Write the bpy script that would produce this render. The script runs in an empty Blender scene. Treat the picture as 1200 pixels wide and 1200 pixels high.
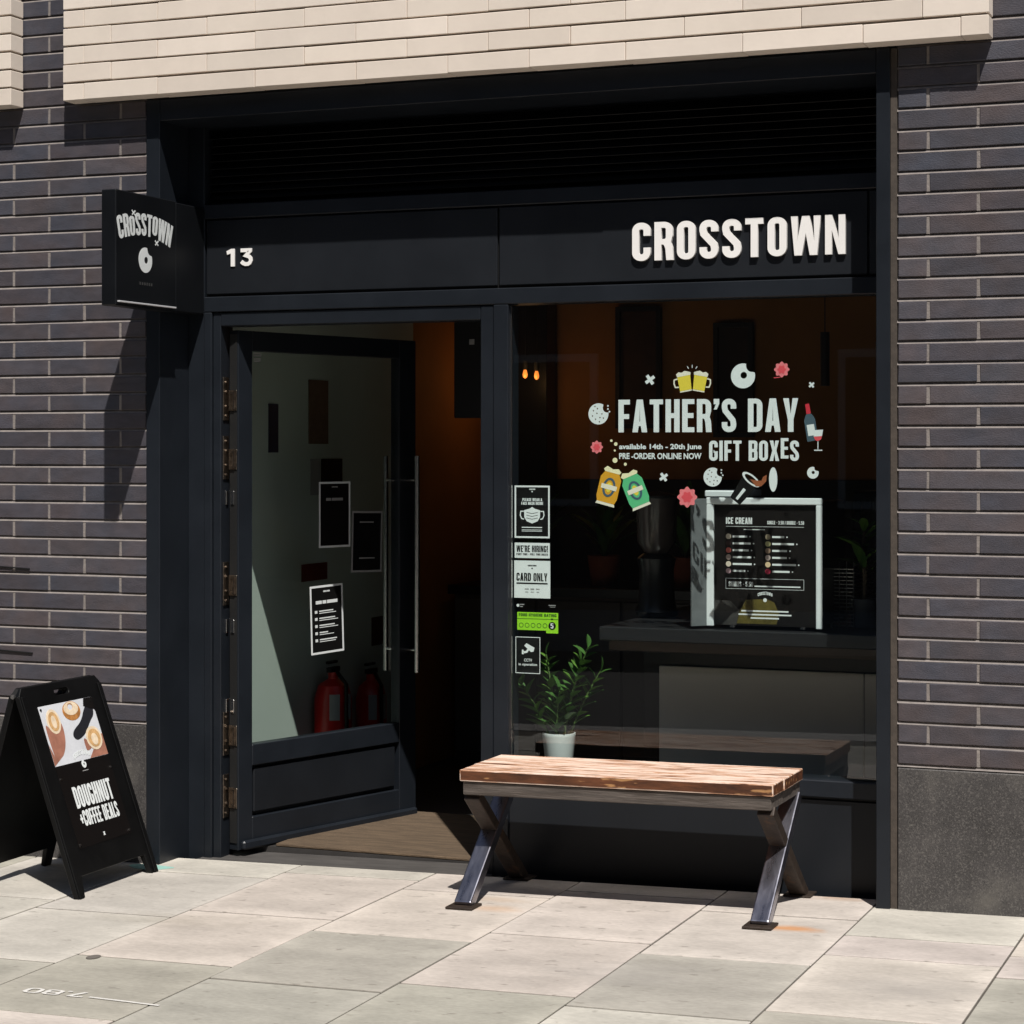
import bpy, bmesh, math, random
from mathutils import Vector, Matrix
from mathutils.geometry import tessellate_polygon
random.seed(7)
R = math.radians
SC = bpy.context.scene
COL = SC.collection

# ------------------------------------------------------------------ camera
cam_d = bpy.data.cameras.new('camera')
cam = bpy.data.objects.new('camera', cam_d)
COL.objects.link(cam)
SC.camera = cam
cam.location = (1.523, -7.480, 1.633)
cam.rotation_euler = (R(90), 0, R(21.8))
cam_d.sensor_width = 36
cam_d.lens = 2478 / 1200 * 36
cam_d.shift_y = -(600 - 527) / 1200
cam_d.clip_end = 500

# ------------------------------------------------------------------ light
SUN = Vector((0.62, -1.0, 1.85)).normalized()
world = bpy.data.worlds.new('World')
SC.world = world
world.use_nodes = True
wn = world.node_tree.nodes
sky = wn.new('ShaderNodeTexSky')
sky.sky_type = 'NISHITA'
sky.sun_disc = False
sky.sun_elevation = math.asin(SUN.z)
sky.sun_rotation = math.atan2(SUN.x, SUN.y)
bg = wn['Background']
bg.inputs['Strength'].default_value = 0.05
world.node_tree.links.new(sky.outputs['Color'], bg.inputs['Color'])
sun_d = bpy.data.lights.new('sun', 'SUN')
sun_d.energy = 5.0
sun_d.angle = R(0.5)
sun_d.color = (1.0, 0.955, 0.9)
sun = bpy.data.objects.new('sun', sun_d)
COL.objects.link(sun)
sun.location = (3, -5, 9)
sun.rotation_euler = SUN.to_track_quat('Z', 'Y').to_euler()
vs = SC.view_settings
vs.view_transform = 'Standard'
vs.look = 'None'
vs.exposure = 0.1
vs.gamma = 1.0
vs.use_curve_mapping = False
SC.render.engine = 'CYCLES'
SC.cycles.use_denoising = True
SC.cycles.max_bounces = 8
SC.cycles.transparent_max_bounces = 16
SC.cycles.sample_clamp_indirect = 4.0

# ------------------------------------------------------------------ materials
MATS = {}
def s2l(c):
    return tuple((v / 12.92 if v <= .04045 else ((v + .055) / 1.055) ** 2.4) for v in c)

def mat(name, col, rough=.6, metal=0.0, var=0.0, scale=8.0, stretch=(1, 1, 1), bump=0.0, bscale=60.0,
        objcol=False, spec=.5, rvar=0.0, emit=None, extra=None, detail=5, darkspots=None):
    """principled material: base colour x noise variation in world space, fine bump"""
    if name in MATS:
        return MATS[name]
    m = bpy.data.materials.new(name)
    m.use_nodes = True
    nt = m.node_tree
    N, Lk = nt.nodes, nt.links
    b = N['Principled BSDF']
    b.inputs['Roughness'].default_value = rough
    b.inputs['Metallic'].default_value = metal
    b.inputs['Specular IOR Level'].default_value = spec
    geo = N.new('ShaderNodeNewGeometry')
    vec = geo.outputs['Position']
    mp = N.new('ShaderNodeMapping')
    mp.inputs['Scale'].default_value = stretch
    Lk.new(vec, mp.inputs['Vector'])
    rgb = N.new('ShaderNodeRGB')
    rgb.outputs[0].default_value = (*col, 1)
    c = rgb.outputs[0]
    if objcol:
        oi = N.new('ShaderNodeObjectInfo')
        mx = N.new('ShaderNodeMix'); mx.data_type = 'RGBA'; mx.blend_type = 'MULTIPLY'
        mx.inputs[0].default_value = 1
        Lk.new(c, mx.inputs[6]); Lk.new(oi.outputs['Color'], mx.inputs[7])
        c = mx.outputs[2]
    if var > 0:
        nz = N.new('ShaderNodeTexNoise')
        nz.inputs['Scale'].default_value = scale
        nz.inputs['Detail'].default_value = detail
        nz.inputs['Roughness'].default_value = .62
        Lk.new(mp.outputs[0], nz.inputs['Vector'])
        mr = N.new('ShaderNodeMapRange')
        mr.inputs[1].default_value = .25; mr.inputs[2].default_value = .75
        mr.inputs[3].default_value = 1 - var; mr.inputs[4].default_value = 1 + var
        Lk.new(nz.outputs['Fac'], mr.inputs[0])
        mx = N.new('ShaderNodeMix'); mx.data_type = 'RGBA'; mx.blend_type = 'MULTIPLY'
        mx.inputs[0].default_value = 1
        Lk.new(c, mx.inputs[6]); Lk.new(mr.outputs[0], mx.inputs[7])
        c = mx.outputs[2]
        if rvar:
            mr2 = N.new('ShaderNodeMapRange')
            mr2.inputs[3].default_value = max(0.02, rough - rvar); mr2.inputs[4].default_value = min(1, rough + rvar)
            Lk.new(nz.outputs['Fac'], mr2.inputs[0])
            Lk.new(mr2.outputs[0], b.inputs['Roughness'])
    if darkspots:                                   # (scale, threshold, colour, amount): small marks of their own shape
        sc_, th, dc, am = darkspots
        nz2 = N.new('ShaderNodeTexNoise'); nz2.inputs['Scale'].default_value = sc_; nz2.inputs['Detail'].default_value = 3
        Lk.new(mp.outputs[0], nz2.inputs['Vector'])
        m3 = N.new('ShaderNodeMapRange'); m3.inputs[1].default_value = th; m3.inputs[2].default_value = th + .06
        m3.inputs[4].default_value = am
        Lk.new(nz2.outputs['Fac'], m3.inputs[0])
        mx = N.new('ShaderNodeMix'); mx.data_type = 'RGBA'
        Lk.new(m3.outputs[0], mx.inputs[0]); Lk.new(c, mx.inputs[6]); mx.inputs[7].default_value = (*dc, 1)
        c = mx.outputs[2]
    if extra:
        c = extra(nt, c, vec, mp.outputs[0])
    Lk.new(c, b.inputs['Base Color'])
    if bump > 0:
        nb = N.new('ShaderNodeTexNoise')
        nb.inputs['Scale'].default_value = bscale; nb.inputs['Detail'].default_value = 6
        Lk.new(mp.outputs[0], nb.inputs['Vector'])
        bp = N.new('ShaderNodeBump')
        bp.inputs['Strength'].default_value = bump
        bp.inputs['Distance'].default_value = .004
        Lk.new(nb.outputs['Fac'], bp.inputs['Height'])
        Lk.new(bp.outputs[0], b.inputs['Normal'])
    if emit:
        b.inputs['Emission Color'].default_value = (*emit[:3], 1)
        b.inputs['Emission Strength'].default_value = emit[3]
    MATS[name] = m
    return m

def glass_mat(name, tint=(.9, .94, .93), ior=1.5):
    m = bpy.data.materials.new(name); m.use_nodes = True
    nt = m.node_tree; N, Lk = nt.nodes, nt.links
    N.remove(N['Principled BSDF'])
    out = N['Material Output']
    tr = N.new('ShaderNodeBsdfTransparent'); tr.inputs[0].default_value = (*tint, 1)
    gl = N.new('ShaderNodeBsdfGlossy'); gl.inputs['Roughness'].default_value = 0.0
    gl.inputs['Color'].default_value = (1, 1, 1, 1)
    fr = N.new('ShaderNodeFresnel'); fr.inputs['IOR'].default_value = ior
    mul = N.new('ShaderNodeMath'); mul.operation = 'MULTIPLY'; mul.inputs[1].default_value = 1.6; mul.use_clamp = True
    mx = N.new('ShaderNodeMixShader')
    ge = N.new('ShaderNodeNewGeometry')
    inv = N.new('ShaderNodeMath'); inv.operation = 'SUBTRACT'; inv.inputs[0].default_value = 1.0
    mu2 = N.new('ShaderNodeMath'); mu2.operation = 'MULTIPLY'
    Lk.new(ge.outputs['Backfacing'], inv.inputs[1])         # light leaving through the pane must not be totally reflected
    Lk.new(fr.outputs[0], mul.inputs[0]); Lk.new(mul.outputs[0], mu2.inputs[0]); Lk.new(inv.outputs[0], mu2.inputs[1])
    Lk.new(mu2.outputs[0], mx.inputs[0])
    Lk.new(tr.outputs[0], mx.inputs[1]); Lk.new(gl.outputs[0], mx.inputs[2])
    Lk.new(mx.outputs[0], out.inputs['Surface'])
    return m

def clear_mat(name):
    m = bpy.data.materials.new(name); m.use_nodes = True
    nt = m.node_tree; N, Lk = nt.nodes, nt.links
    N.remove(N['Principled BSDF'])
    tr = N.new('ShaderNodeBsdfTransparent'); tr.inputs[0].default_value = (.96, .98, .975, 1)
    Lk.new(tr.outputs[0], N['Material Output'].inputs['Surface'])
    return m

GLASS = glass_mat('window_glass')
CLEAR = clear_mat('glass_back')
def brick_tint(nt, c, vec, mp):
    N, Lk = nt.nodes, nt.links
    nz = N.new('ShaderNodeTexNoise'); nz.inputs['Scale'].default_value = 5; nz.inputs['Detail'].default_value = 6
    Lk.new(vec, nz.inputs['Vector'])
    cr = N.new('ShaderNodeValToRGB'); e = cr.color_ramp.elements
    e[0].position = .32; e[0].color = (.9, .98, 1.12, 1)
    e[1].position = .68; e[1].color = (1.12, .98, .95, 1)
    Lk.new(nz.outputs['Fac'], cr.inputs[0])
    mx = N.new('ShaderNodeMix'); mx.data_type = 'RGBA'; mx.blend_type = 'MULTIPLY'; mx.inputs[0].default_value = 1
    Lk.new(c, mx.inputs[6]); Lk.new(cr.outputs[0], mx.inputs[7])
    return mx.outputs[2]
DARKBRICK = mat('dark_brick', (1, 1, 1), .6, var=.26, scale=11, stretch=(1, 1, 2.5), bump=.4, bscale=110, objcol=True, spec=.4, detail=9, extra=brick_tint)
PALEBRICK = mat('pale_brick', (1, 1, 1), .75, var=.06, scale=5, bump=.1, bscale=60, objcol=True, spec=.25)
MORTAR = mat('mortar', (.235, .208, .192), .9, var=.25, scale=25, bump=.5, bscale=150)
PMORTAR = mat('pale_mortar', (.42, .37, .31), .9, var=.15, scale=20)
def granite_marks(nt, c, vec, mp):
    N, Lk = nt.nodes, nt.links
    def layer(c, scale, th, wid, col, am, st=(1, 1, 1), det=4):
        mpn = N.new('ShaderNodeMapping'); mpn.inputs['Scale'].default_value = st
        Lk.new(vec, mpn.inputs['Vector'])
        nz = N.new('ShaderNodeTexNoise'); nz.inputs['Scale'].default_value = scale; nz.inputs['Detail'].default_value = det
        Lk.new(mpn.outputs[0], nz.inputs['Vector'])
        mr = N.new('ShaderNodeMapRange'); mr.inputs[1].default_value = th; mr.inputs[2].default_value = th + wid; mr.inputs[4].default_value = am
        Lk.new(nz.outputs['Fac'], mr.inputs[0])
        mx = N.new('ShaderNodeMix'); mx.data_type = 'RGBA'
        Lk.new(mr.outputs[0], mx.inputs[0]); Lk.new(c, mx.inputs[6]); mx.inputs[7].default_value = (*col, 1)
        return mx.outputs[2]
    c = layer(c, 160, .52, .12, (.15, .14, .13), .55)
    c = layer(c, 210, .56, .1, (.012, .012, .012), .7)
    c = layer(c, 5, .55, .2, (.13, .12, .105), .5, det=8)
    c = layer(c, 26, .68, .08, (.2, .19, .17), .6, (1, 1, 1.6), 8)
    return c
GRANITE = mat('dark_granite', (.058, .054, .053), .5, var=.4, scale=5, bump=.2, bscale=220, detail=12, extra=granite_marks)
def paint_dust(nt, c, vec, mp):
    return c
PAINT = mat('black_frame_paint', (.0120, .0150, .0200), .40, var=.2, scale=4, bump=.05, bscale=40, rvar=.08, spec=.3)
PAINT2 = mat('black_panel_paint', (.0110, .0130, .0165), .46, var=.18, scale=3, bump=.04, bscale=30, rvar=.08, spec=.28)
SIGNBLK = mat('sign_black', (.0052, .006, .0075), .42, spec=.3, var=.15, scale=6, rvar=.08)
LOUVRE = mat('louvre_black', (.005, .0052, .006), .6, spec=.25)
GASKET = mat('rubber_gasket', (.008, .008, .008), .7)
SEALANT = mat('brown_sealant', (.062, .049, .039), .8, var=.3, scale=30, bump=.3)
STEEL = mat('hinge_steel', (.30, .25, .205), .34, 1.0, var=.35, scale=60, rvar=.12)
ALU = mat('brushed_aluminium', (.72, .7, .68), .25, 1.0, var=.1, scale=200, stretch=(1, 1, .05))
WHITE = mat('white_acrylic', (.9, .885, .86), .35, var=.03, scale=5)
VINYL = mat('white_vinyl', (.74, .78, .78), .5, var=.03, scale=9)
PAPERW = mat('white_paper', (.72, .76, .76), .6, var=.04, scale=10)
INK = mat('black_print', (.006, .006, .006), .45, var=.2, scale=12, spec=.3)
INKB = mat('brown_black_print', (.006, .0048, .0045), .5, var=.2, scale=12, spec=.25)
GREY_PRINT = mat('grey_print', (.3, .3, .3), .6)
YELLOW = mat('yellow_print', (.78, .62, .06), .5)
CREAM = mat('cream_print', (.8, .76, .62), .5)
FOAM = mat('foam_print', (.85, .8, .5), .5)
RED = mat('red_print', (.6, .03, .05), .5)
PINK = mat('pink_print', (.8, .2, .22), .5, var=.15, scale=60)
ROSE = mat('rose_print', (.72, .08, .1), .5)
ORANGE_P = mat('orange_print', (.68, .33, .02), .5)
GREEN_P = mat('green_print', (.1, .5, .22), .5)
LIME = mat('lime_print', (.3, .68, .02), .5)
NAVY = mat('navy_print', (.05, .1, .14), .5)
BROWN_P = mat('brown_print', (.3, .09, .035), .5)

# ------------------------------------------------------------------ mesh helpers
W = {}
def gz(x):
    return .0195 * x

class B:
    def __init__(s):
        s.v = []; s.f = []; s.m = []
    def face(s, pts, m=0):
        i = len(s.v); s.v += [Vector(p) for p in pts]; s.f.append(tuple(range(i, i + len(pts)))); s.m.append(m)
    def box(s, x0, x1, y0, y1, z0, z1, m=0, mtx=None):
        i = len(s.v)
        ps = [Vector((x, y, z)) for x in (x0, x1) for y in (y0, y1) for z in (z0, z1)]
        if mtx: ps = [mtx @ p for p in ps]
        s.v += ps
        for q in ((0, 1, 3, 2), (4, 6, 7, 5), (0, 4, 5, 1), (2, 3, 7, 6), (0, 2, 6, 4), (1, 5, 7, 3)):
            s.f.append(tuple(i + k for k in q)); s.m.append(m)
        return s
    def tube(s, pts, r, n=10, m=0, caps=True):
        pts = [Vector(p) for p in pts]
        rr = r if isinstance(r, (list, tuple)) else [r] * len(pts)
        i0 = len(s.v)
        for k, p in enumerate(pts):
            d = (pts[min(k + 1, len(pts) - 1)] - pts[max(k - 1, 0)]).normalized()
            a = d.orthogonal().normalized() if k == 0 else (a - d * a.dot(d)).normalized()
            b = d.cross(a)
            for j in range(n):
                t = 2 * math.pi * j / n
                s.v.append(p + (a * math.cos(t) + b * math.sin(t)) * rr[k])
        for k in range(len(pts) - 1):
            for j in range(n):
                s.f.append((i0 + k * n + j, i0 + k * n + (j + 1) % n, i0 + (k + 1) * n + (j + 1) % n, i0 + (k + 1) * n + j)); s.m.append(m)
        if caps:
            s.f.append(tuple(i0 + j for j in range(n))); s.m.append(m)
            s.f.append(tuple(i0 + (len(pts) - 1) * n + j for j in range(n))); s.m.append(m)
        return s
    def lathe(s, prof, c=(0, 0, 0), n=28, m=0):
        c = Vector(c); i0 = len(s.v)
        for r, z in prof:
            for j in range(n):
                t = 2 * math.pi * j / n
                s.v.append(c + Vector((r * math.cos(t), r * math.sin(t), z)))
        for k in range(len(prof) - 1):
            for j in range(n):
                s.f.append((i0 + k * n + j, i0 + k * n + (j + 1) % n, i0 + (k + 1) * n + (j + 1) % n, i0 + (k + 1) * n + j)); s.m.append(m)
        s.f.append(tuple(i0 + j for j in range(n))); s.m.append(m)
        s.f.append(tuple(i0 + (len(prof) - 1) * n + j for j in range(n))); s.m.append(m)
        return s
    def poly(s, loops, fm, depth=.0006, m=0):
        """extruded flat shape; loops = outer + holes in 2D; fm(p, q, d) -> 3D"""
        loops = [[(float(a), float(b)) for a, b in L] for L in loops]
        flat = [p for L in loops for p in L]
        tris = tessellate_polygon([[Vector((a, b, 0)) for a, b in L] for L in loops])
        i = len(s.v); n = len(flat)
        s.v += [Vector(fm(a, b, 0)) for a, b in flat] + [Vector(fm(a, b, depth)) for a, b in flat]
        for t in tris:
            s.f.append(tuple(i + k for k in t)); s.m.append(m)
            s.f.append(tuple(i + n + k for k in reversed(t))); s.m.append(m)
        o = 0
        for L in loops:
            c = len(L)
            for k in range(c):
                a, b = o + k, o + (k + 1) % c
                s.f.append((i + a, i + b, i + n + b, i + n + a)); s.m.append(m)
            o += c
        return s
    def slope(s):
        for p in s.v: p.z += gz(p.x)
        return s
    def mesh(s, name, mats, bevel=0, smooth=False, center=None, segs=1):
        c = center
        if c is None:
            lo = Vector((min(p.x for p in s.v), min(p.y for p in s.v), min(p.z for p in s.v)))
            hi = Vector((max(p.x for p in s.v), max(p.y for p in s.v), max(p.z for p in s.v)))
            c = (lo + hi) / 2; c.z = lo.z
        me = bpy.data.meshes.new(name)
        me.from_pydata([p - c for p in s.v], [], s.f)
        for mm in (mats if isinstance(mats, (list, tuple)) else [mats]):
            me.materials.append(mm)
        me.polygons.foreach_set('material_index', s.m)
        bm = bmesh.new(); bm.from_mesh(me)
        bmesh.ops.recalc_face_normals(bm, faces=bm.faces)
        if bevel:
            es = [e for e in bm.edges if e.is_manifold and e.calc_face_angle(0) > .6]
            bmesh.ops.bevel(bm, geom=es, offset=bevel, segments=segs, profile=.6, affect='EDGES', clamp_overlap=True)
        bm.to_mesh(me); bm.free()
        if smooth:
            me.shade_smooth(); me.set_sharp_from_angle(angle=R(38))
        me.update()
        return me, c
    def build(s, name, mats, parent=None, bevel=0, smooth=False, keep=False, segs=1):
        me, c = s.mesh(name, mats, bevel, smooth, Vector((0, 0, 0)) if keep else None, segs)
        return link(name, me, parent, c)

def link(name, me, parent=None, world_loc=(0, 0, 0)):
    o = bpy.data.objects.new(name, me)
    COL.objects.link(o)
    wl = Vector(world_loc)
    o.location = wl - (W[parent] if parent else Vector((0, 0, 0)))
    if parent: o.parent = parent
    W[o] = wl
    return o

def root(name, loc=(0, 0, 0), rotz=0, local=False):
    """Empty at a thing's base.  local: children are built in the empty's own axes"""
    o = bpy.data.objects.new(name, None)
    COL.objects.link(o)
    o.empty_display_size = .1
    o.location = loc
    o.rotation_euler = (0, 0, rotz)
    W[o] = Vector((0, 0, 0)) if local else Vector(loc)
    return o

def tag(o, label=None, cat=None, group=None, kind=None):
    if label: o['label'] = label
    if cat: o['category'] = cat
    if group: o['group'] = group
    if kind: o['kind'] = kind
    return o

def boxp(name, m, parent, x0, x1, y0, y1, z0, z1, bevel=.002):
    return B().box(x0, x1, y0, y1, z0, z1).build(name, m, parent, bevel)

# ------------------------------------------------------------------ lettering (own condensed capitals)
def arc(cx, cy, r, a0, a1, n=7, ry=None):
    ry = r if ry is None else ry
    return [(cx + r * math.cos(R(a0 + (a1 - a0) * k / n)), cy + ry * math.sin(R(a0 + (a1 - a0) * k / n))) for k in range(n + 1)]
def rrect(x0, y0, x1, y1, r):
    return arc(x1 - r, y1 - r, r, 0, 90) + arc(x0 + r, y1 - r, r, 90, 180) + arc(x0 + r, y0 + r, r, 180, 270) + arc(x1 - r, y0 + r, r, 270, 360)
def ell(cx, cy, rx, ry=None, n=22):
    ry = rx if ry is None else ry
    return [(cx + rx * math.cos(2 * math.pi * k / n), cy + ry * math.sin(2 * math.pi * k / n)) for k in range(n)]
def stroke(path, t):
    """outline of a centre line with flat caps"""
    L, Rr = [], []
    P = [Vector(p) for p in path]
    for k, p in enumerate(P):
        a = (P[k] - P[k - 1]).normalized() if k else None
        b = (P[k + 1] - P[k]).normalized() if k < len(P) - 1 else None
        d = (a + b).normalized() if a and b else (a or b)
        nrm = Vector((-d.y, d.x))
        sc = 1.0
        if a and b:
            sc = 1 / max(.5, nrm.dot(Vector((-a.y, a.x))))
        L.append(tuple(p + nrm * t / 2 * sc)); Rr.append(tuple(p - nrm * t / 2 * sc))
    return L + Rr[::-1]
def glyph(ch, w=.42, t=.165):
    """-> (advance width, [shape,...]) each shape = [outer, hole...]; cap height 1"""
    h = t / 2; r = w * .47; ri = max(.025, r - t); c = w - h
    rc = r - h
    C = lambda: arc(w - r, 1 - r, rc, 0, 90) + arc(r, 1 - r, rc, 90, 180) + arc(r, r, rc, 180, 270) + arc(w - r, r, rc, 270, 360)
    bar = lambda x0, y0, x1, y1: [(x0, y0), (x1, y0), (x1, y1), (x0, y1)]
    if ch == ' ': return w * .45, []
    if ch in 'O0': return w, [[rrect(0, 0, w, 1, r), rrect(t, t * .92, w - t, 1 - t * .92, ri)]]
    if ch == 'C': return w, [[stroke([(c, .655)] + C() + [(c, .345)], t)]]
    if ch == 'G': return w, [[stroke([(c, .67)] + C() + [(c, .47)], t)], [bar(w * .52, .40, w - t - .001, .53)]]
    if ch == 'U': return w, [[stroke([(h, 1)] + arc(r, r, rc, 180, 270) + arc(w - r, r, rc, 270, 360) + [(c, 1)], t)]]
    if ch == 'J': return w * .8, [[stroke([(h, .3)] + arc(r, r, rc, 180, 270) + arc(w * .8 - r, r, rc, 270, 360) + [(w * .8 - h, 1)], t)]]
    if ch == 'S':
        p = [(c, .70)] + arc(w - r, 1 - r, rc, 0, 90) + arc(r, 1 - r, rc, 90, 180) + [(h, .74), (h + .02, .64), (w * .5, .5), (c - .02, .36), (c, .26)] + \
            arc(w - r, r, rc, 360, 270) + arc(r, r, rc, 270, 180) + [(h, .30)]
        q = [p[0]]
        for a in p[1:]:
            if (Vector(a) - Vector(q[-1])).length > .012: q.append(a)
        return w, [[stroke(q, t)]]
    if ch == 'D': return w, [[[(0, 0)] + arc(w - r, r, r, 270, 360) + arc(w - r, 1 - r, r, 0, 90) + [(0, 1)], [(t, t * .9)] + arc(w - t - ri, t * .9 + ri, ri, 270, 360) + arc(w - t - ri, 1 - t * .9 - ri, ri, 0, 90) + [(t, 1 - t * .9)]]]
    if ch == 'P': return w * .97, [[[(0, 0), (t, 0), (t, .38)] + arc(w - r, .38 + r, r, 270, 360) + arc(w - r, 1 - r, r, 0, 90) + [(0, 1)], [(t, .38 + t * .9)] + arc(w - t - ri, .38 + t * .9 + ri, ri, 270, 360) + arc(w - t - ri, 1 - t * .9 - ri, ri, 0, 90) + [(t, 1 - t * .9)]]]
    if ch == 'R':
        r2 = r * .55
        return w, [[[(0, 0), (t, 0), (t, .41), (w * .46, .41), (w * .52, .395), (w - t - .012, .3), (w - t + .012, 0), (w + .015, 0), (w - .004, .33), (w - .045, .455)] +
                    arc(w - r2, .5 + r2 + .03, r2, -30, 0, 3) + arc(w - r, 1 - r, r, 0, 90) + [(0, 1)],
                    [(t, .41 + t * .82)] + arc(w - t - ri, .41 + t * .82 + ri, ri, 270, 360) + arc(w - t - ri, 1 - t * .9 - ri, ri, 0, 90) + [(t, 1 - t * .9)]]]
    if ch in 'B8':
        r2 = r * .75; ri2 = max(.02, r2 - t)
        o = ([(0, 0)] if ch == 'B' else []) + arc(w - r2, r2, r2, 270, 360) + [(w, .42), (w - .035, .515), (w - .012, .58)] + arc(w - r2, 1 - r2, r2, 0, 90) + ([(0, 1)] if ch == 'B' else arc(r2, 1 - r2, r2, 90, 180) + [(.012, .58), (.035, .515), (0, .42)] + arc(r2, r2, r2, 180, 270))
        return w, [[o, rrect(t, t * .9, w - t, .5 - t * .42, ri2), rrect(t, .5 + t * .42 + .02, w - t, 1 - t * .9, ri2)]]
    if ch == 'E': v = w * .86; return v, [[[(0, 0), (v, 0), (v, t * .9), (t, t * .9), (t, .43), (v * .93, .43), (v * .93, .43 + t * .9), (t, .43 + t * .9), (t, 1 - t * .9), (v, 1 - t * .9), (v, 1), (0, 1)]]]
    if ch == 'F': v = w * .83; return v, [[[(0, 0), (t, 0), (t, .41), (v * .93, .41), (v * .93, .41 + t * .9), (t, .41 + t * .9), (t, 1 - t * .9), (v, 1 - t * .9), (v, 1), (0, 1)]]]
    if ch == 'L': v = w * .8; return v, [[[(0, 0), (v, 0), (v, t * .9), (t, t * .9), (t, 1), (0, 1)]]]
    if ch == 'T': v = w * .95; return v, [[[(v / 2 - h, 0), (v / 2 + h, 0), (v / 2 + h, 1 - t * .9), (v, 1 - t * .9), (v, 1), (0, 1), (0, 1 - t * .9), (v / 2 - h, 1 - t * .9)]]]
    if ch in 'I1': return t, [[bar(0, 0, t, 1)]]
    if ch == 'H': return w, [[[(0, 0), (t, 0), (t, .43), (w - t, .43), (w - t, 0), (w, 0), (w, 1), (w - t, 1), (w - t, .43 + t * .9), (t, .43 + t * .9), (t, 1), (0, 1)]]]
    if ch == 'N': v = w * 1.04; u = t * .92; return v, [[[(0, 0), (u, 0), (u, .62), (v - u - .005, 0), (v, 0), (v, 1), (v - u, 1), (v - u, .40), (u + .005, 1), (0, 1)]]]
    if ch == 'M': v = w * 1.32; u = t * .9; return v, [[[(0, 0), (u, 0), (u, .66), (v / 2 - .05, 0), (v / 2 + .05, 0), (v - u, .66), (v - u, 0), (v, 0), (v, 1), (v - u * 1.35, 1), (v / 2, .36), (u * 1.35, 1), (0, 1)]]]
    if ch == 'A': v = w * 1.06; return v, [[[(0, 0), (t, 0), (t + .03, .19), (v - t - .03, .19), (v - t, 0), (v, 0), (v / 2 + h * 1.15, 1), (v / 2 - h * 1.15, 1)], [(t + .052, .33), (v - t - .052, .33), (v / 2, .80)]]]
    if ch == 'V': v = w * 1.03; return v, [[[(v / 2 - h * 1.1, 0), (v / 2 + h * 1.1, 0), (v, 1), (v - t, 1), (v / 2, .24), (t, 1), (0, 1)]]]
    if ch == 'W': v = w * 1.55; u = t; return v, [[[(.085, 0), (.085 + u * 1.02, 0), (v / 2, .56), (v - .085 - u * 1.02, 0), (v - .085, 0), (v, 1), (v - u * .97, 1), (v - .15, .34), (v / 2 + u * .52, 1), (v / 2 - u * .52, 1), (.15, .34), (u * .97, 1), (0, 1)]]]
    if ch == 'Y': v = w * 1.02; return v, [[[(v / 2 - h, 0), (v / 2 + h, 0), (v / 2 + h, .36), (v, 1), (v - t, 1), (v / 2, .53), (t, 1), (0, 1), (v / 2 - h, .36)]]]
    if ch == 'X': v = w * 1.08; a = t * 1.06; return v, [[[(0, 0), (a, 0), (v / 2, .36), (v - a, 0), (v, 0), (v / 2 + h + .015, .51), (v - .01, 1), (v - a - .01, 1), (v / 2, .66), (a + .01, 1), (.01, 1), (v / 2 - h - .015, .51)]]]
    if ch == 'K': v = w * 1.05; return v, [[[(0, 0), (t, 0), (t, .28), (t + .06, .4), (v - t, 0), (v, 0), (t + .15, .58), (v - .02, 1), (v - t - .02, 1), (t, .56), (t, 1), (0, 1)]]]
    if ch == 'Z': v = w * .9; return v, [[[(0, 0), (v, 0), (v, t * .9), (t, t * .9), (v, 1 - t * .9), (v, 1), (0, 1), (0, 1 - t * .9), (v - t, 1 - t * .9), (0, t * .9)]]]
    if ch == '7': v = w * .9; return v, [[[(v * .2, 0), (v * .2 + t, 0), (v, 1 - t * .9), (v, 1), (0, 1), (0, 1 - t * .9), (v - t, 1 - t * .9)]]]
    if ch == '3': return w, [[stroke([(h, .72)] + arc(r, 1 - r, rc, 180, 0, 8) + [(c, .66), (w * .72, .53)], t)], [stroke([(w * .45, .515), (w * .74, .5), (c, .36)] + arc(r, r, rc, 360, 180, 8) + [(h, .28)], t)]]
    if ch == '5': return w, [[[(0, 1), (w * .95, 1), (w * .95, 1 - t * .9), (t, 1 - t * .9), (t, .64), (w - r, .64)] + arc(w - r, .64 - r, r, 80, 0) + arc(w - r, r, r, 0, -90) + arc(r, r, r, 270, 180) + [(0, .28), (t, .28)] + arc(t + ri, t + ri, ri, 180, 270, 3) + arc(w - t - ri, t + ri, ri, 270, 360, 3) + arc(w - t - ri, .5 - ri, ri, 0, 90, 3) + [(0, .5)]]]
    if ch in "'’": return t, [[[(.0, .68), (t * .55, .68), (t, .86), (t, 1), (0, 1), (0, .84), (t * .4, .84)]]]
    if ch == '!': return t, [[bar(0, .28, t, 1)], [bar(0, 0, t, .17)]]
    if ch == '.': return t, [[bar(0, 0, t, t)]]
    if ch == '-': return w * .6, [[bar(0, .42, w * .6, .55)]]
    if ch == '+': v = w * .95; return v, [[[(0, .43), (v / 2 - h, .43), (v / 2 - h, .22), (v / 2 + h, .22), (v / 2 + h, .43), (v, .43), (v, .57), (v / 2 + h, .57), (v / 2 + h, .78), (v / 2 - h, .78), (v / 2 - h, .57), (0, .57)]]]
    if ch == '/': return w * .6, [[[(0, 0), (t, 0), (w * .6, 1), (w * .6 - t, 1)]]]
    return w * .5, []

def layout(text, gap=.075, w=.42, t=.165):
    x = 0; out = []
    for ch in text:
        a, sh = glyph(ch, w, t)
        out.append((ch, x, a, sh)); x += a + gap
    return x - gap, out

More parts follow.
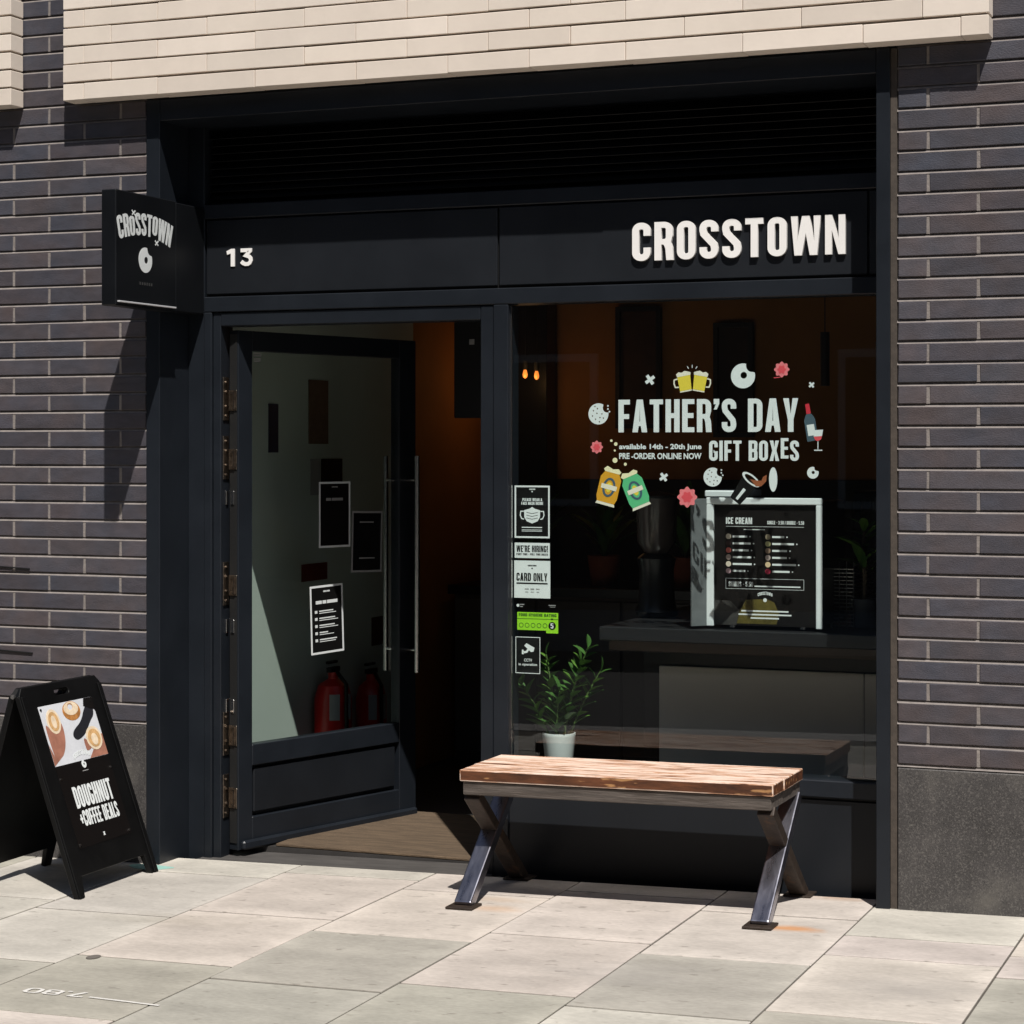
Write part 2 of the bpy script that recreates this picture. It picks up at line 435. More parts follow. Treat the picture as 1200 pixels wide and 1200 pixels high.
def caps(parent, text, fm, x0, z0, width, height, m, depth=.0006, gap=.075, w=.42, t=.165, each=None, bend=None, name='lettering'):
    """set a line of capitals into a box; each = name -> one object per letter"""
    tot, L = layout(text, gap, w, t)
    sx = width / tot
    b = B(); res = []
    for i, (ch, x, a, sh) in enumerate(L):
        if each: b = B()
        for loops in sh:
            mp = []
            for lp in loops:
                q = []
                for (px, py) in lp:
                    X, Z = x0 + (x + px) * sx, z0 + py * height
                    if bend: X, Z = bend(X, Z, (x + a / 2) / tot, i, py)
                    q.append((X, Z))
                mp.append(q)
            b.poly(mp, fm, depth)
        if each and sh: res.append(b.build(each, m, parent))
    return res if each else b.build(name, m, parent)

def font_text(parent, text, fm, x0, z0, width, height, m, depth=.0006, name='lettering', bold=0.0):
    """small lower-case print from the built-in typeface, fitted into a box"""
    cu = bpy.data.curves.new('t', 'FONT'); cu.body = text; cu.offset = bold; cu.resolution_u = 3
    o = bpy.data.objects.new('t', cu); COL.objects.link(o)
    bpy.context.view_layer.update()
    me = bpy.data.meshes.new_from_object(o.evaluated_get(bpy.context.evaluated_depsgraph_get()))
    vs_ = [v.co.copy() for v in me.vertices]
    fs = [tuple(p.vertices) for p in me.polygons]
    bpy.data.objects.remove(o); bpy.data.curves.remove(cu); bpy.data.meshes.remove(me)
    xa, xb = min(v.x for v in vs_), max(v.x for v in vs_)
    ya, yb = min(v.y for v in vs_), max(v.y for v in vs_)
    b = B()
    b.v = [Vector(fm(x0 + (v.x - xa) / (xb - xa) * width, z0 + (v.y - ya) / (yb - ya) * height, 0)) for v in vs_]
    b.f = fs; b.m = [0] * len(fs)
    return b.build(name, m, parent)

# ------------------------------------------------------------------ ground, road
pv = mat('paving_bed', (.085, .075, .062), .95, var=.3, scale=14, bump=.5)
pavement = tag(B().box(-40, 40, -3.9, .16, -.12, -.0035).slope().build('pavement', pv), kind='structure')
def rust(nt, c, vec, mp):
    N, Lk = nt.nodes, nt.links
    tc = N.new('ShaderNodeTexCoord'); sp = N.new('ShaderNodeSeparateXYZ'); Lk.new(tc.outputs['Generated'], sp.inputs[0])
    ds = []
    for ax in (0, 1):                                  # paler, cleaner band along the slab edges
        s1_ = N.new('ShaderNodeMath'); s1_.operation = 'SUBTRACT'; s1_.inputs[1].default_value = .5; Lk.new(sp.outputs[ax], s1_.inputs[0])
        a1 = N.new('ShaderNodeMath'); a1.operation = 'ABSOLUTE'; Lk.new(s1_.outputs[0], a1.inputs[0]); ds.append(a1)
    mxm = N.new('ShaderNodeMath'); mxm.operation = 'MAXIMUM'; Lk.new(ds[0].outputs[0], mxm.inputs[0]); Lk.new(ds[1].outputs[0], mxm.inputs[1])
    nze = N.new('ShaderNodeTexNoise'); nze.inputs['Scale'].default_value = 7; nze.inputs['Detail'].default_value = 8; Lk.new(vec, nze.inputs['Vector'])
    ade = N.new('ShaderNodeMath'); ade.operation = 'MULTIPLY_ADD'; ade.inputs[1].default_value = .28; Lk.new(nze.outputs['Fac'], ade.inputs[0]); Lk.new(mxm.outputs[0], ade.inputs[2])
    mre = N.new('ShaderNodeMapRange'); mre.inputs[1].default_value = .50; mre.inputs[2].default_value = .66; mre.inputs[3].default_value = .96; mre.inputs[4].default_value = 1.13
    Lk.new(ade.outputs[0], mre.inputs[0])
    mxe = N.new('ShaderNodeMix'); mxe.data_type = 'RGBA'; mxe.blend_type = 'MULTIPLY'; mxe.inputs[0].default_value = 1
    Lk.new(c, mxe.inputs[6]); Lk.new(mre.outputs[0], mxe.inputs[7]); c = mxe.outputs[2]
    nzf = N.new('ShaderNodeTexNoise'); nzf.inputs['Scale'].default_value = 55; nzf.inputs['Detail'].default_value = 6; Lk.new(mp, nzf.inputs['Vector'])
    mrf = N.new('ShaderNodeMapRange'); mrf.inputs[1].default_value = .3; mrf.inputs[2].default_value = .7; mrf.inputs[3].default_value = .91; mrf.inputs[4].default_value = 1.07
    Lk.new(nzf.outputs['Fac'], mrf.inputs[0])
    mxf = N.new('ShaderNodeMix'); mxf.data_type = 'RGBA'; mxf.blend_type = 'MULTIPLY'; mxf.inputs[0].default_value = 1
    Lk.new(c, mxf.inputs[6]); Lk.new(mrf.outputs[0], mxf.inputs[7]); c = mxf.outputs[2]
    nz = N.new('ShaderNodeTexNoise'); nz.inputs['Scale'].default_value = 9; nz.inputs['Detail'].default_value = 4
    Lk.new(mp, nz.inputs['Vector'])
    for (cx, cy, rx, ry, am, col) in ((-.29, -.405, .12, .055, .75, (.52, .22, .06)), (-.25, .13, .13, .05, .45, (.34, .17, .07)),
                                      (-1.40, -.40, .14, .06, .35, (.5, .26, .1)), (-1.42, -.25, .12, .05, .25, (.45, .28, .15)),
                                      (-.62, -1.18, .3, .16, .35, (.3, .28, .26)), (-2.42, -.9, .32, .12, .28, (.25, .22, .17)), (.25, -1.12, .22, .17, .42, (.3, .28, .26))):
        sub = N.new('ShaderNodeVectorMath'); sub.operation = 'SUBTRACT'; sub.inputs[1].default_value = (cx, cy, 0)
        Lk.new(vec, sub.inputs[0])
        mul = N.new('ShaderNodeVectorMath'); mul.operation = 'MULTIPLY'; mul.inputs[1].default_value = (1 / rx, 1 / ry, 0)
        Lk.new(sub.outputs[0], mul.inputs[0])
        ln = N.new('ShaderNodeVectorMath'); ln.operation = 'LENGTH'
        Lk.new(mul.outputs[0], ln.inputs[0])
        ad = N.new('ShaderNodeMath'); ad.operation = 'MULTIPLY_ADD'; ad.inputs[1].default_value = 1.6
        Lk.new(nz.outputs['Fac'], ad.inputs[0]); Lk.new(ln.outputs['Value'], ad.inputs[2])
        mr = N.new('ShaderNodeMapRange'); mr.inputs[1].default_value = 1.0; mr.inputs[2].default_value = 2.0
        mr.inputs[3].default_value = am; mr.inputs[4].default_value = 0
        Lk.new(ad.outputs[0], mr.inputs[0])
        mx = N.new('ShaderNodeMix'); mx.data_type = 'RGBA'
        Lk.new(mr.outputs[0], mx.inputs[0]); Lk.new(c, mx.inputs[6]); mx.inputs[7].default_value = (*col, 1)
        c = mx.outputs[2]
    return c
SLAB = mat('paving_stone', (1, 1, 1), .85, var=.19, scale=3.6, stretch=(.8, 1.6, 1), bump=.3, bscale=45, objcol=True, spec=.25, detail=10,
           darkspots=(19, .655, (.19, .17, .145), .5), extra=rust)
PK, GR, LG = (.485, .437, .392), (.352, .333, .288), (.44, .415, .37)
cols = [-5.38, -4.79, -4.20, -3.61, -3.02, -2.44, -1.85, -1.245, -.66, -.085, .485, 1.06, 1.65, 2.24]
cuts = {
    -3.61: [(.15, -.02, LG), (-.02, -.74, LG), (-.74, -1.48, LG), (-1.48, -2.2, GR)],
    -3.02: [(.15, -.135, LG), (-.135, -.87, LG), (-.87, -1.60, LG), (-1.60, -2.33, GR)],
    -2.44: [(.15, -.01, LG), (-.01, -.745, PK), (-.745, -1.475, PK), (-1.475, -2.17, GR), (-2.17, -2.9, PK)],
    -1.85: [(.15, -.17, PK), (-.17, -.92, PK), (-.92, -1.63, GR), (-1.63, -2.36, GR)],
    -1.245: [(.15, -.03, PK), (-.03, -.77, PK), (-.77, -1.505, PK), (-1.505, -2.24, GR)],
    -.66: [(.15, -.215, PK), (-.215, -.905, PK), (-.905, -1.605, GR), (-1.605, -2.33, LG)],
    -.085: [(.15, -.45, LG), (-.45, -.745, PK), (-.745, -1.485, PK), (-1.485, -2.2, GR)],
    .485: [(.15, -.23, LG), (-.23, -.59, PK), (-.59, -.885, PK), (-.885, -1.6, GR), (-1.6, -2.3, LG)],
}
for ci in range(len(cols) - 1):
    xa, xb = cols[ci], cols[ci + 1]
    lst = list(cuts.get(xa, []))
    y = lst[-1][1] if lst else .15
    if not lst and ci % 2: lst.append((.15, -.2, LG)); y = -.2
    while y > -3.1:
        lst.append((y, y - .735, random.choice((PK, LG, GR)))); y -= .735
    for (ya, yb, c) in lst:
        g = .0036
        b = B().box(xa + g, xb - g, yb + g * 1.7, min(ya, .15) - g * 1.7, -.05, random.uniform(-.0012, .0012)).slope()
        o = b.build('paving_slab', SLAB, pavement, .0022, segs=2)
        k = random.uniform(.95, 1.05)
        o.color = (c[0] * k, c[1] * k * random.uniform(.99, 1.01), c[2] * k * random.uniform(.98, 1.02), 1)
kerbm = mat('kerb_granite', (.3, .29, .28), .8, var=.2, scale=30, bump=.3)
tag(B().box(-40, 40, -4.2, -3.9, -.3, .0).slope().build('kerb', kerbm), kind='structure')
road_m = mat('asphalt', (.05, .05, .052), .9, var=.3, scale=20, bump=.6, bscale=120)
tag(B().box(-150, 150, -10.4, -4.2, -.5, -.13).slope().build('road', road_m), kind='structure')
tag(B().box(-40, 40, -10.7, -10.4, -.3, .0).slope().build('kerb', kerbm), kind='structure')
tag(B().box(-40, 40, -14, -10.7, -.3, -.01).slope().build('pavement', mat('far_paving', (.36, .33, .29), .9, var=.2, scale=6)), kind='structure')
tag(B().box(-200, 200, -200, 60, -9, -5.2).build('ground', mat('earth', (.12, .11, .1), .95)), kind='structure')

# ------------------------------------------------------------------ the building opposite (seen only as a dim reflection)
OB = mat('opposite_brick', (.16, .11, .085), .85, var=.25, scale=5, bump=.4, bscale=30)
OW = mat('opposite_window', (.02, .022, .025), .08)
OF = mat('opposite_window_frame', (.45, .44, .42), .5)
ob = root('building', (-2, -14.2, 0))
tag(ob, 'brown brick building with white framed windows across the road, reflected in glass', 'building')
boxp('wall', OB, ob, -26, 22, -22, -14.2, -1, 9.5, 0)
boxp('cornice', OF, ob, -26.2, 22.2, -14.195, -13.9, 9.2, 9.6, .02)
for zz in (1.0, 4.4, 7.2):
    for k in range(11):
        x = -24.6 + k * 4.2
        f = boxp('window', OF, ob, x, x + 1.5, -14.19, -14.12, zz, zz + 1.7, .01)
        boxp('pane', OW, f, x + .09, x + 1.41, -14.118, -14.11, zz + .09, zz + 1.61, 0)

# ------------------------------------------------------------------ our building: brick piers, pale brick band, granite plinth
bld = root('shop_building', (-1.5, 0, 0))
tag(bld, 'building of dark grey long bricks with pale cream brick band over the shop', 'building')
BR = [(.066, .061, .068), (.061, .0605, .070), (.071, .063, .066), (.058, .056, .064), (.075, .067, .070), (.064, .060, .066)]
def brick_mesh(w, h, d, seed):
    rnd = random.Random(seed)
    b = B().box(-w / 2, w / 2, -d, 0, 0, h)
    for p in b.v:
        p.z += rnd.uniform(-.0016, .0016); p.x += rnd.uniform(-.0012, .0012)
        if p.y < -d / 2: p.y += rnd.uniform(-.0012, .0012)
    me, c = b.mesh('brick', DARKBRICK, .0022, center=Vector((0, 0, 0)))
    return me
BM = {}
def brick(parent, x0, x1, z, h, d, m, cols_, ybase, nvar=4, seed=0):
    key = (round(x1 - x0, 3), h, d, m.name, random.randrange(nvar))
    if key not in BM:
        me = brick_mesh(x1 - x0, h, d, hash(key[:3]) % 1000 + key[4] * 17)
        me.materials[0] = m
        BM[key] = me
    o = link('brick', BM[key], parent, ((x0 + x1) / 2, ybase + random.uniform(-.001, .0008), z))
    c = random.choice(cols_); k = random.uniform(.88, 1.12)
    o.color = (c[0] * k, c[1] * k, c[2] * k, 1)
    return o
Z0, PITCH, J = .51, .075, .0125
DEP = .0120                                        # how far brick faces stand proud of the mortar
def pier(x0, x1, edges_a, edges_b, ztop, zcut=None):
    w = boxp('brick_wall', MORTAR, bld, x0, x1, DEP, .22, Z0 - .004, ztop, 0)
    mo = B()
    i = 0
    while Z0 + i * PITCH < ztop - .01:
        js = [e for e in (edges_b if i % 2 == 0 else edges_a)]
        z = Z0 + i * PITCH
        zb, zt = z - .0015, z + J * .9 + .001       # weather-struck bed joint: flush below, set back above
        k0 = len(mo.v)
        mo.v += [Vector(p) for p in ((x0, .0012, zb), (x1, .0012, zb), (x1, .0123, zt), (x0, .0123, zt), (x0, .0123, zb), (x1, .0123, zb))]
        mo.f += [(k0, k0 + 1, k0 + 2, k0 + 3), (k0, k0 + 4, k0 + 5, k0 + 1)]; mo.m += [0, 0]
        for e in js[1:-1]:
            mo.box(e - .0065, e + .0065, .0030, .0122, z + J * .9 - .0005, z + PITCH - .0012)
        for a, b_ in zip(js[:-1], js[1:]):
            if b_ < x0 or a > x1: continue
            ga = .004 if a <= x0 + .001 else .0055
            gb = .0015 if b_ >= x1 - .001 else .0055
            if zcut and zcut(a, b_, z): continue
            brick(w, a + ga, b_ - gb, z + J * .9, PITCH - J, .03, DARKBRICK, BR, .03)
        i += 1
    tag(mo.build('mortar', MORTAR, w), kind='stuff')
    return w
left_x, right_x = -3.081, .004
la = [-4.243, -3.897, -3.551, -3.205, left_x]
lb = [-4.418, -4.072, -3.726, -3.379, left_x]
ra = [right_x, .114, .464, .814, 1.164]
rb = [right_x, .290, .640, .990, 1.340]
def hidden(a, b_, z):                              # bricks wholly behind the pale band
    return z > 3.09 and (b_ < -3.69 or (a > -3.40 and b_ < .33))
pier(-4.418, left_x, la, lb, 3.6, hidden)
pier(right_x, 1.34, ra, rb, 3.6, hidden)
boxp('granite_plinth', GRANITE, bld, -4.418, left_x, -.004, .22, -.3, Z0 - .006, .003)
boxp('granite_plinth', GRANITE, bld, right_x + .003, 1.34, -.004, .22, -.3, Z0 - .006, .003)
# thin bead of light mortar on top of the plinth
boxp('wall', MORTAR, bld, left_x + .002, right_x - .002, .38, .5, 2.97, 3.6, 0)
# pale band
PC = [(.74, .65, .56), (.77, .68, .585), (.71, .625, .54), (.75, .665, .575), (.78, .69, .60)]
P0, PZ = -.095, 3.066
def pale(x0, x1, e1, e2, right_return=False):
    w = boxp('pale_brick_band', PMORTAR, bld, x0 + .012, x1 - .012, P0 + .022, -.0035, PZ + .003, 3.6, 0)
    for i in range(6):
        js = [x0] + (e1 if i % 2 == 0 else e2) + [x1]
        for a, b_ in zip(js[:-1], js[1:]):
            g = .001
            dy = random.uniform(-.0022, .0012)
            b = B().box(a + (0 if a == x0 else g), b_ - (0 if b_ == x1 else g), P0, P0 + .0895, 0, PITCH - .0078 + random.uniform(-.001, .001))
            for p in b.v: p.z += random.uniform(-.0012, .0012)
            me, c = b.mesh('brick', PALEBRICK, .0018)
            o = link('brick', me, w, (c.x, c.y + dy, PZ + i * PITCH + (0 if i == 0 else .0005)))
            cc = random.choice(PC); k = random.uniform(.96, 1.05)
            o.color = (cc[0] * k, cc[1] * k, cc[2] * k, 1)
pale(-3.418, .341, [-3.319, -2.97, -2.526, -2.083, -1.695, -1.362, -.981, -.536, -.098, .245],
     [-3.189, -2.744, -2.307, -1.866, -1.528, -1.197, -.756, -.32, .112])
pale(-4.41, -3.674, [-3.84], [-3.97])

# ------------------------------------------------------------------ shopfront
sf = root('shopfront', (-1.5, .22, 0))
tag(sf, 'recessed blue-black painted metal shopfront with large window and glazed door standing open', 'shopfront')
Y = .22
G = lambda x: gz(x) - .02
boxp('frame_post', PAINT, sf, -3.078, -3.014, -.006, .33, -.09, 3.062, .002)
boxp('frame_post', PAINT, sf, -.070, -.021, -.006, .33, -.09, 3.062, .002)
boxp('sealant_joint', SEALANT, sf, -.020, .0035, .004, .1, -.06, 3.06, 0)
boxp('frame_head', PAINT, sf, -3.0135, -.0705, -.004, .33, 2.975, 3.0615, .002)
boxp('lintel', LOUVRE, bld, left_x + .002, right_x - .002, -.0015, .378, 3.0635, 3.6, 0)
# recessed framing
boxp('jamb', PAINT, sf, -3.0135, -2.937, Y, .36, -.09, 2.974, .002)
boxp('door_jamb', PAINT, sf, -2.935, -2.900, Y - .006, .33, -.085, 2.203, .003)
boxp('door_jamb', PAINT, sf, -2.8985, -2.862, Y + .006, .33, -.085, 2.203, .003)
boxp('door_head', PAINT, sf, -2.861, -1.693, Y + .004, .33, 2.146, 2.2025, .003)
boxp('door_jamb', PAINT, sf, -1.692, -1.637, Y + .003, .33, -.07, 2.203, .003)
boxp('mullion', PAINT, sf, -1.635, -1.572, Y - .004, .33, -.06, 2.203, .003)
boxp('transom', PAINT, sf, -2.9365, -.0705, Y - .004, .33, 2.205, 2.268, .003)
boxp('fascia_rail', PAINT, sf, -2.9365, -.0705, Y - .003, .33, 2.593, 2.652, .003)
boxp('fascia_backing', GASKET, sf, -2.9365, -.0705, Y + .022, .34, 2.269, 2.592, 0)
boxp('fascia_panel', PAINT2, sf, -2.93, -1.622, Y + .006, Y + .02, 2.279, 2.587, .003)
boxp('fascia_panel', PAINT2, sf, -1.614, -.150, Y + .006, Y + .02, 2.279, 2.587, .003)
boxp('fascia_panel', PAINT2, sf, -.144, -.074, Y + .006, Y + .02, 2.279, 2.587, .003)
boxp('louvre_backing', LOUVRE, sf, -2.9365, -.0705, Y + .1, .36, 2.653, 2.9745, 0)
for k in range(10):
    z = 2.664 + k * .0315
    mt = Matrix.Translation((0, Y + .055, z)) @ Matrix.Rotation(R(38), 4, 'X')
    B().box(-2.93, -.078, -.032, .032, -.0015, .0015, mtx=mt).build('louvre_slat', LOUVRE, sf)
# window
boxp('window_sill', PAINT, sf, -1.571, -.0705, Y - .014, .34, .346, .410, .004)
boxp('window_frame', PAINT, sf, -.118, -.0715, Y + .004, .33, .412, 2.2035, .003)
boxp('stall_riser', PAINT2, sf, -1.571, -.0715, Y + .003, .3, -.06, .336, .003)
boxp('gasket', GASKET, sf, -1.571, -.0715, Y + .012, .32, .3365, .3455, 0)
boxp('gasket', ALU, sf, -1.5715, -1.5665, Y + .02, Y + .028, .42, 2.2, 0)
pane = B().box(-1.5665, -.119, Y + .03, Y + .042, .411, 2.2045)
for i, f in enumerate(pane.f): pane.m[i] = 1
pane.m[2] = 0
pane.build('window_pane', [GLASS, CLEAR], sf)

# door leaf (own axes: x along the leaf from the hinge, y into the thickness, z up), opened inwards
HINGE = Vector((-2.800, .262, -.035)); DANG = R(72.8)
TH = .054
d = B()
d.box(0, .082, 0, TH, 0.0, 2.165)                 # hanging stile
d.box(1.0, 1.112, 0, TH, 0.0, 2.165)              # closing stile
d.box(.0825, .9995, 0, TH, 2.082, 2.165)          # top rail
d.box(.0825, .9995, 0, TH, .345, .432)            # middle rail
d.box(.0825, .9995, 0, TH, .0, .13)               # bottom rail
me, _ = d.mesh('door', PAINT, .0025, center=Vector((0, 0, 0)))
door = link('door', me, sf, HINGE)
door.rotation_euler = (0, 0, DANG)
W[door] = Vector((0, 0, 0))
door['label'] = 'glazed door leaf swung inwards'
pn = B().box(.0825, .9995, .018, .026, .4325, 2.0815)
pn.m = [1] * 6; pn.m[2] = 0
pn.build('pane', [GLASS, CLEAR], door)
boxp('panel_backing', PAINT, door, .0826, .9994, .0305, .044, .1301, .3449, 0)
boxp('kick_panel', PAINT2, door, .1, .982, .010, .03, .147, .33, .004)
boxp('weather_bar', PAINT, door, .01, 1.1, -.026, -.001, .002, .04, .008)
boxp('edge_strip', GASKET, door, -.004, -.0005, .006, .046, .03, 2.15, 0)
def handle(ysgn, x):
    b = B(); y = -.062 if ysgn < 0 else TH + .062
    b.tube([(x, y, .66), (x, y, 1.64)], .0125, 14)
    for z in (.76, 1.53):
        b.tube([(x, 0 if ysgn < 0 else TH, z), (x, y, z)], .009, 10)
    return b.build('handle', ALU, door, smooth=True)
handle(-1, 1.05); handle(1, 1.035)
for z in (.175, .435, 1.06, 1.585, 1.83):
    h = B().box(-.0075, -.0042, .002, .05, z, z + .085).build('hinge', STEEL, door, .001)
    b = B().box(-.013, -.0076, .012, .018, z + .006, z + .079); b.box(-.013, -.0076, .034, .040, z + .006, z + .079)
    b.box(-.0125, -.0076, .0182, .0338, z + .006, z + .016); b.box(-.0125, -.0076, .0182, .0338, z + .069, z + .079)
    b.build('hinge_plate', STEEL, door)
for z in (.572, .905, 1.44):
    boxp('latch', ALU, door, -.0085, -.0042, .018, .036, z, z + .055, .001)
# frame side of the hinges
for z in (.10, .36, .985, 1.51, 1.755):
    B().box(-2.8615, -2.857, .240, .285, z, z + .18).build('hinge', STEEL, sf, .0008)
    for zq in (.02, .06, .12, .16): B().tube([(-2.857, .262, z + zq), (-2.853, .262, z + zq)], .005, 8).build('screw', STEEL, sf, smooth=True)
for z in (.537, .87, 1.405):
    boxp('latch_keep', ALU, sf, -2.8615, -2.856, .262, .28, z, z + .055, .001)

# threshold, mat, inside floor
SLATE = mat('dark_slate', (.075, .07, .066), .6, var=.35, scale=12, bump=.3, stretch=(.5, 2, 1))
tag(B().box(-2.95, -1.64, .152, .40, -.12, -.006).slope().build('threshold', SLATE, None, .004), kind='structure')
FLOOR = mat('inside_floor', (.045, .042, .04), .45, var=.25, scale=6)
tag(boxp('floor', FLOOR, None, -3.2, .5, .402, 4.2, -.15, -.035, 0), kind='structure')
COIR = mat('coir_fibre', (.105, .072, .044), .95, var=.45, scale=30, stretch=(.25, 2.2, 1), bump=.9, bscale=220)
tag(boxp('door_mat', COIR, None, -2.70, -1.64, .404, 1.35, -.034, -.022, .003), 'brown ribbed entrance mat just inside the open door', 'mat')

# ------------------------------------------------------------------ room inside
PALEW = mat('pale_green_wall', (.50, .56, .505), .8, var=.04, scale=3)
OCHRE = mat('ochre_wall', (.36, .15, .035), .8, var=.15, scale=3)
DARKW = mat('charcoal_wall', (.02, .019, .019), .8)
CEIL = mat('black_ceiling', (.012, .012, .012), .9)
tag(boxp('wall_left', PALEW, None, -3.16, -3.02, .3605, 2.5, -.03, 2.9, 0), kind='structure')
tag(boxp('wall_left', OCHRE, None, -3.17, -3.03, 2.501, 3.7, -.03, 2.9, 0), kind='structure')
tag(boxp('wall_back', OCHRE, None, -3.0, .6, 3.6, 3.75, 1.47, 2.9, 0), kind='structure')
tag(boxp('wall_back', DARKW, None, -3.0, .6, 3.58, 3.76, -.03, 1.469, 0), kind='structure')
tag(boxp('wall_right', DARKW, None, .3, .45, .36, 3.57, -.03, 2.9, 0), kind='structure')
tag(boxp('ceiling', CEIL, None, -3.2, .6, .345, 3.8, 2.905, 3.0, 0), kind='structure')

BLACKM = mat('black_laminate', (.012, .012, .013), .35)
DARKWOOD = mat('dark_wood', (.04, .025, .016), .5, var=.3, scale=10, stretch=(.3, 4, 4))
CABW = mat('pale_laminate', (.62, .60, .55), .5, var=.04, scale=4)
# counter by the window
ct = root('counter', (-.6, 1.3, -.035))
tag(ct, 'shop counter with black top and pale front panel behind the window', 'counter')
boxp('carcass', BLACKM, ct, -1.27, .28, 1.0, 1.62, -.034, .83, .002)
boxp('worktop', BLACKM, ct, -1.28, .29, .46, 1.66, .875, .930, .004)
boxp('top_rail', DARKWOOD, ct, -1.26, .285, .52, 1.64, .831, .874, .002)
boxp('front_panel', CABW, ct, -1.195, -.330, .975, .994, .02, .728, .002)
boxp('front_panel', CABW, ct, -.325, .2, .975, .994, .02, .728, .002)
# window ledge
lg = tag(boxp('window_ledge', DARKWOOD, None, -1.571, .28, .341, .62, .30, .345, .003), 'dark wooden ledge along the inside of the shop window', 'ledge')

def pm(x, y, z):                                    # upright sheet, local axes: p right, q up, front towards -y
    return lambda p, q, dd: (x + p, y + dd, z + q)

# ice cream freezer
FRW = mat('freezer_white', (.72, .76, .77), .35, var=.04, scale=8)
fz = root('ice_cream_freezer', (-.75, 1.2, .895), local=False)
tag(fz, 'white framed ice cream display with black price list standing on the counter', 'freezer')
boxp('body', BLACKM, fz, -.99, -.515, 1.0, 1.42, .915, 1.425, .004)
for nm, a in (('frame_rail', (-1.0, -.508, 1.412, 1.44)), ('frame_post', (-1.0, -.968, .905, 1.4115)), ('frame_post', (-.535, -.508, .905, 1.4115))):
    boxp(nm, FRW, fz, a[0], a[1], .984, .999, a[2], a[3], .003)
B().box(0, .012, -.075, .0, .905, 1.435, mtx=Matrix.Translation((-1.004, .995, 0)) @ Matrix.Rotation(R(-42), 4, 'Z')).build('side_flap', mat('freezer_grey', (.12, .13, .135), .5, var=.25, scale=12), fz, .002)
boxp('lid', FRW, fz, -1.02, -.86, 1.03, 1.35, 1.4405, 1.468, .004)
for x in (-.9, -.6):
    B().lathe([(.012, 0), (.016, .004), (.016, .016), (.01, .0195)], (x, 1.04, .8955), 14).build('foot', ALU, fz, smooth=True)
mn = B().box(-.966, -.537, .9745, .978, .917, 1.411).build('price_list', INKB, None)
tag(mn, 'black ice cream price list with coloured dots on the freezer front', 'price list')
f_ = pm(0, .9741, 0)
caps(mn, 'ICE CREAM', f_, -.916, 1.337, .112, .027, PAPERW)
caps(mn, 'SINGLE - 3.50 / DOUBLE - 5.50', f_, -.74, 1.337, .155, .0145, PAPERW, gap=.09)
bb = B().poly([[(-.916, 1.326), (-.585, 1.326), (-.585, 1.3275), (-.916, 1.3275)]], f_)
bb.poly([[(-.84, 1.313), (-.75, 1.313), (-.75, 1.316), (-.84, 1.316)]], f_)
random.seed(3)
dots = [(.62, .55, .45), (.03, .01, .01), (.5, .12, .1), (.42, .33, .3), (.6, .52, .42), (.45, .3, .33), (.33, .27, .18), (.42, .4, .2), (.3, .2, .14), (.45, .36, .33), (.66, .5, .3), (.4, .02, .06)]
for c_ in range(2):
    for r_ in range(6):
        x = -.905 + c_ * .168; z = 1.285 - r_ * .0285
        L = random.uniform(.05, .10)
        bb.poly([[(x + .018, z - .004), (x + .018 + L, z - .004), (x + .018 + L, z + .004), (x + .018, z + .004)]], f_)
        bb.poly([ell(x + .03 + L, z, .0032, n=8)], f_)
        B().poly([ell(x, z, .0115, n=16)], f_).build('colour_dot', mat('dot_%d' % (c_ * 6 + r_), dots[c_ * 6 + r_], .6), mn)
x0_, x1_, z0_, z1_ = -.917, -.585, 1.068, 1.112
for q in ((x0_, z0_, x1_, z0_ + .0013), (x0_, z1_ - .0013, x1_, z1_), (x0_, z0_ + .0014, x0_ + .0013, z1_ - .0014), (x1_ - .0013, z0_ + .0014, x1_, z1_ - .0014)):
    bb.poly([[(q[0], q[1]), (q[2], q[1]), (q[2], q[3]), (q[0], q[3])]], f_)
bb.poly([[(-.795, 1.078), (-.6, 1.078), (-.6, 1.083), (-.795, 1.083)]], f_)
for k, (a, c_) in enumerate(((-.85, -.65), (-.862, -.638), (-.81, -.69))):
    bb.poly([[(a, .975 - k * .0145), (c_, .975 - k * .0145), (c_, .981 - k * .0145), (a, .981 - k * .0145)]], f_)
bb.build('print', PAPERW, mn)
caps(mn, 'SHAKES - 5.50', f_, -.905, 1.078, .105, .02, PAPERW)
caps(mn, 'CROSSTOWN', f_, -.78, 1.04, .062, .013, PAPERW, bend=lambda X, Z, u, i, py: (X, Z + .006 - .024 * (u - .5) ** 2 * 4 * .3))
B().poly([ell(-.749, 1.024, .008, n=14)], f_).build('symbol', PAPERW, mn)
ycol = mat('tub_yellow', (.09, .07, .012), .5, var=.5, scale=22)
B().poly([[(-.87, .925), (-.70, .925), (-.69, .97), (-.71, 1.015), (-.74, 1.028), (-.83, 1.024), (-.855, .98)]], pm(0, .97425, 0), .0003).build('picture', ycol, mn)
B().poly([[(-.964, .918), (-.872, .918), (-.858, .98), (-.9, 1.02), (-.964, 1.02)]], pm(0, .97425, 0), .0003).build('picture', mat('tub_grey', (.04, .037, .034), .6, var=.3, scale=20), mn)
# wire basket
wb = B(); WIRE = mat('chrome_wire', (.5, .5, .5), .3, 1.0)
for k in range(16):
    z = .905 + k * .0155
    wb.tube([(-.49, .99, z), (-.40, .99, z)], .0022, 6); wb.tube([(-.40, .99, z), (-.385, 1.3, z)], .0022, 6)
for x in (-.49, -.46, -.43, -.40): wb.tube([(x, .99, .897), (x, .99, 1.17)], .003, 6)
wb.tube([(-.492, .984, .897), (-.492, .984, 1.19)], .005, 8); wb.tube([(-.40, 1.0, 1.155), (-.40, 1.3, 1.155)], .004, 6)
wb_o = tag(wb.build('wire_basket', WIRE, None), 'chrome wire basket on the counter beside the freezer', 'basket')
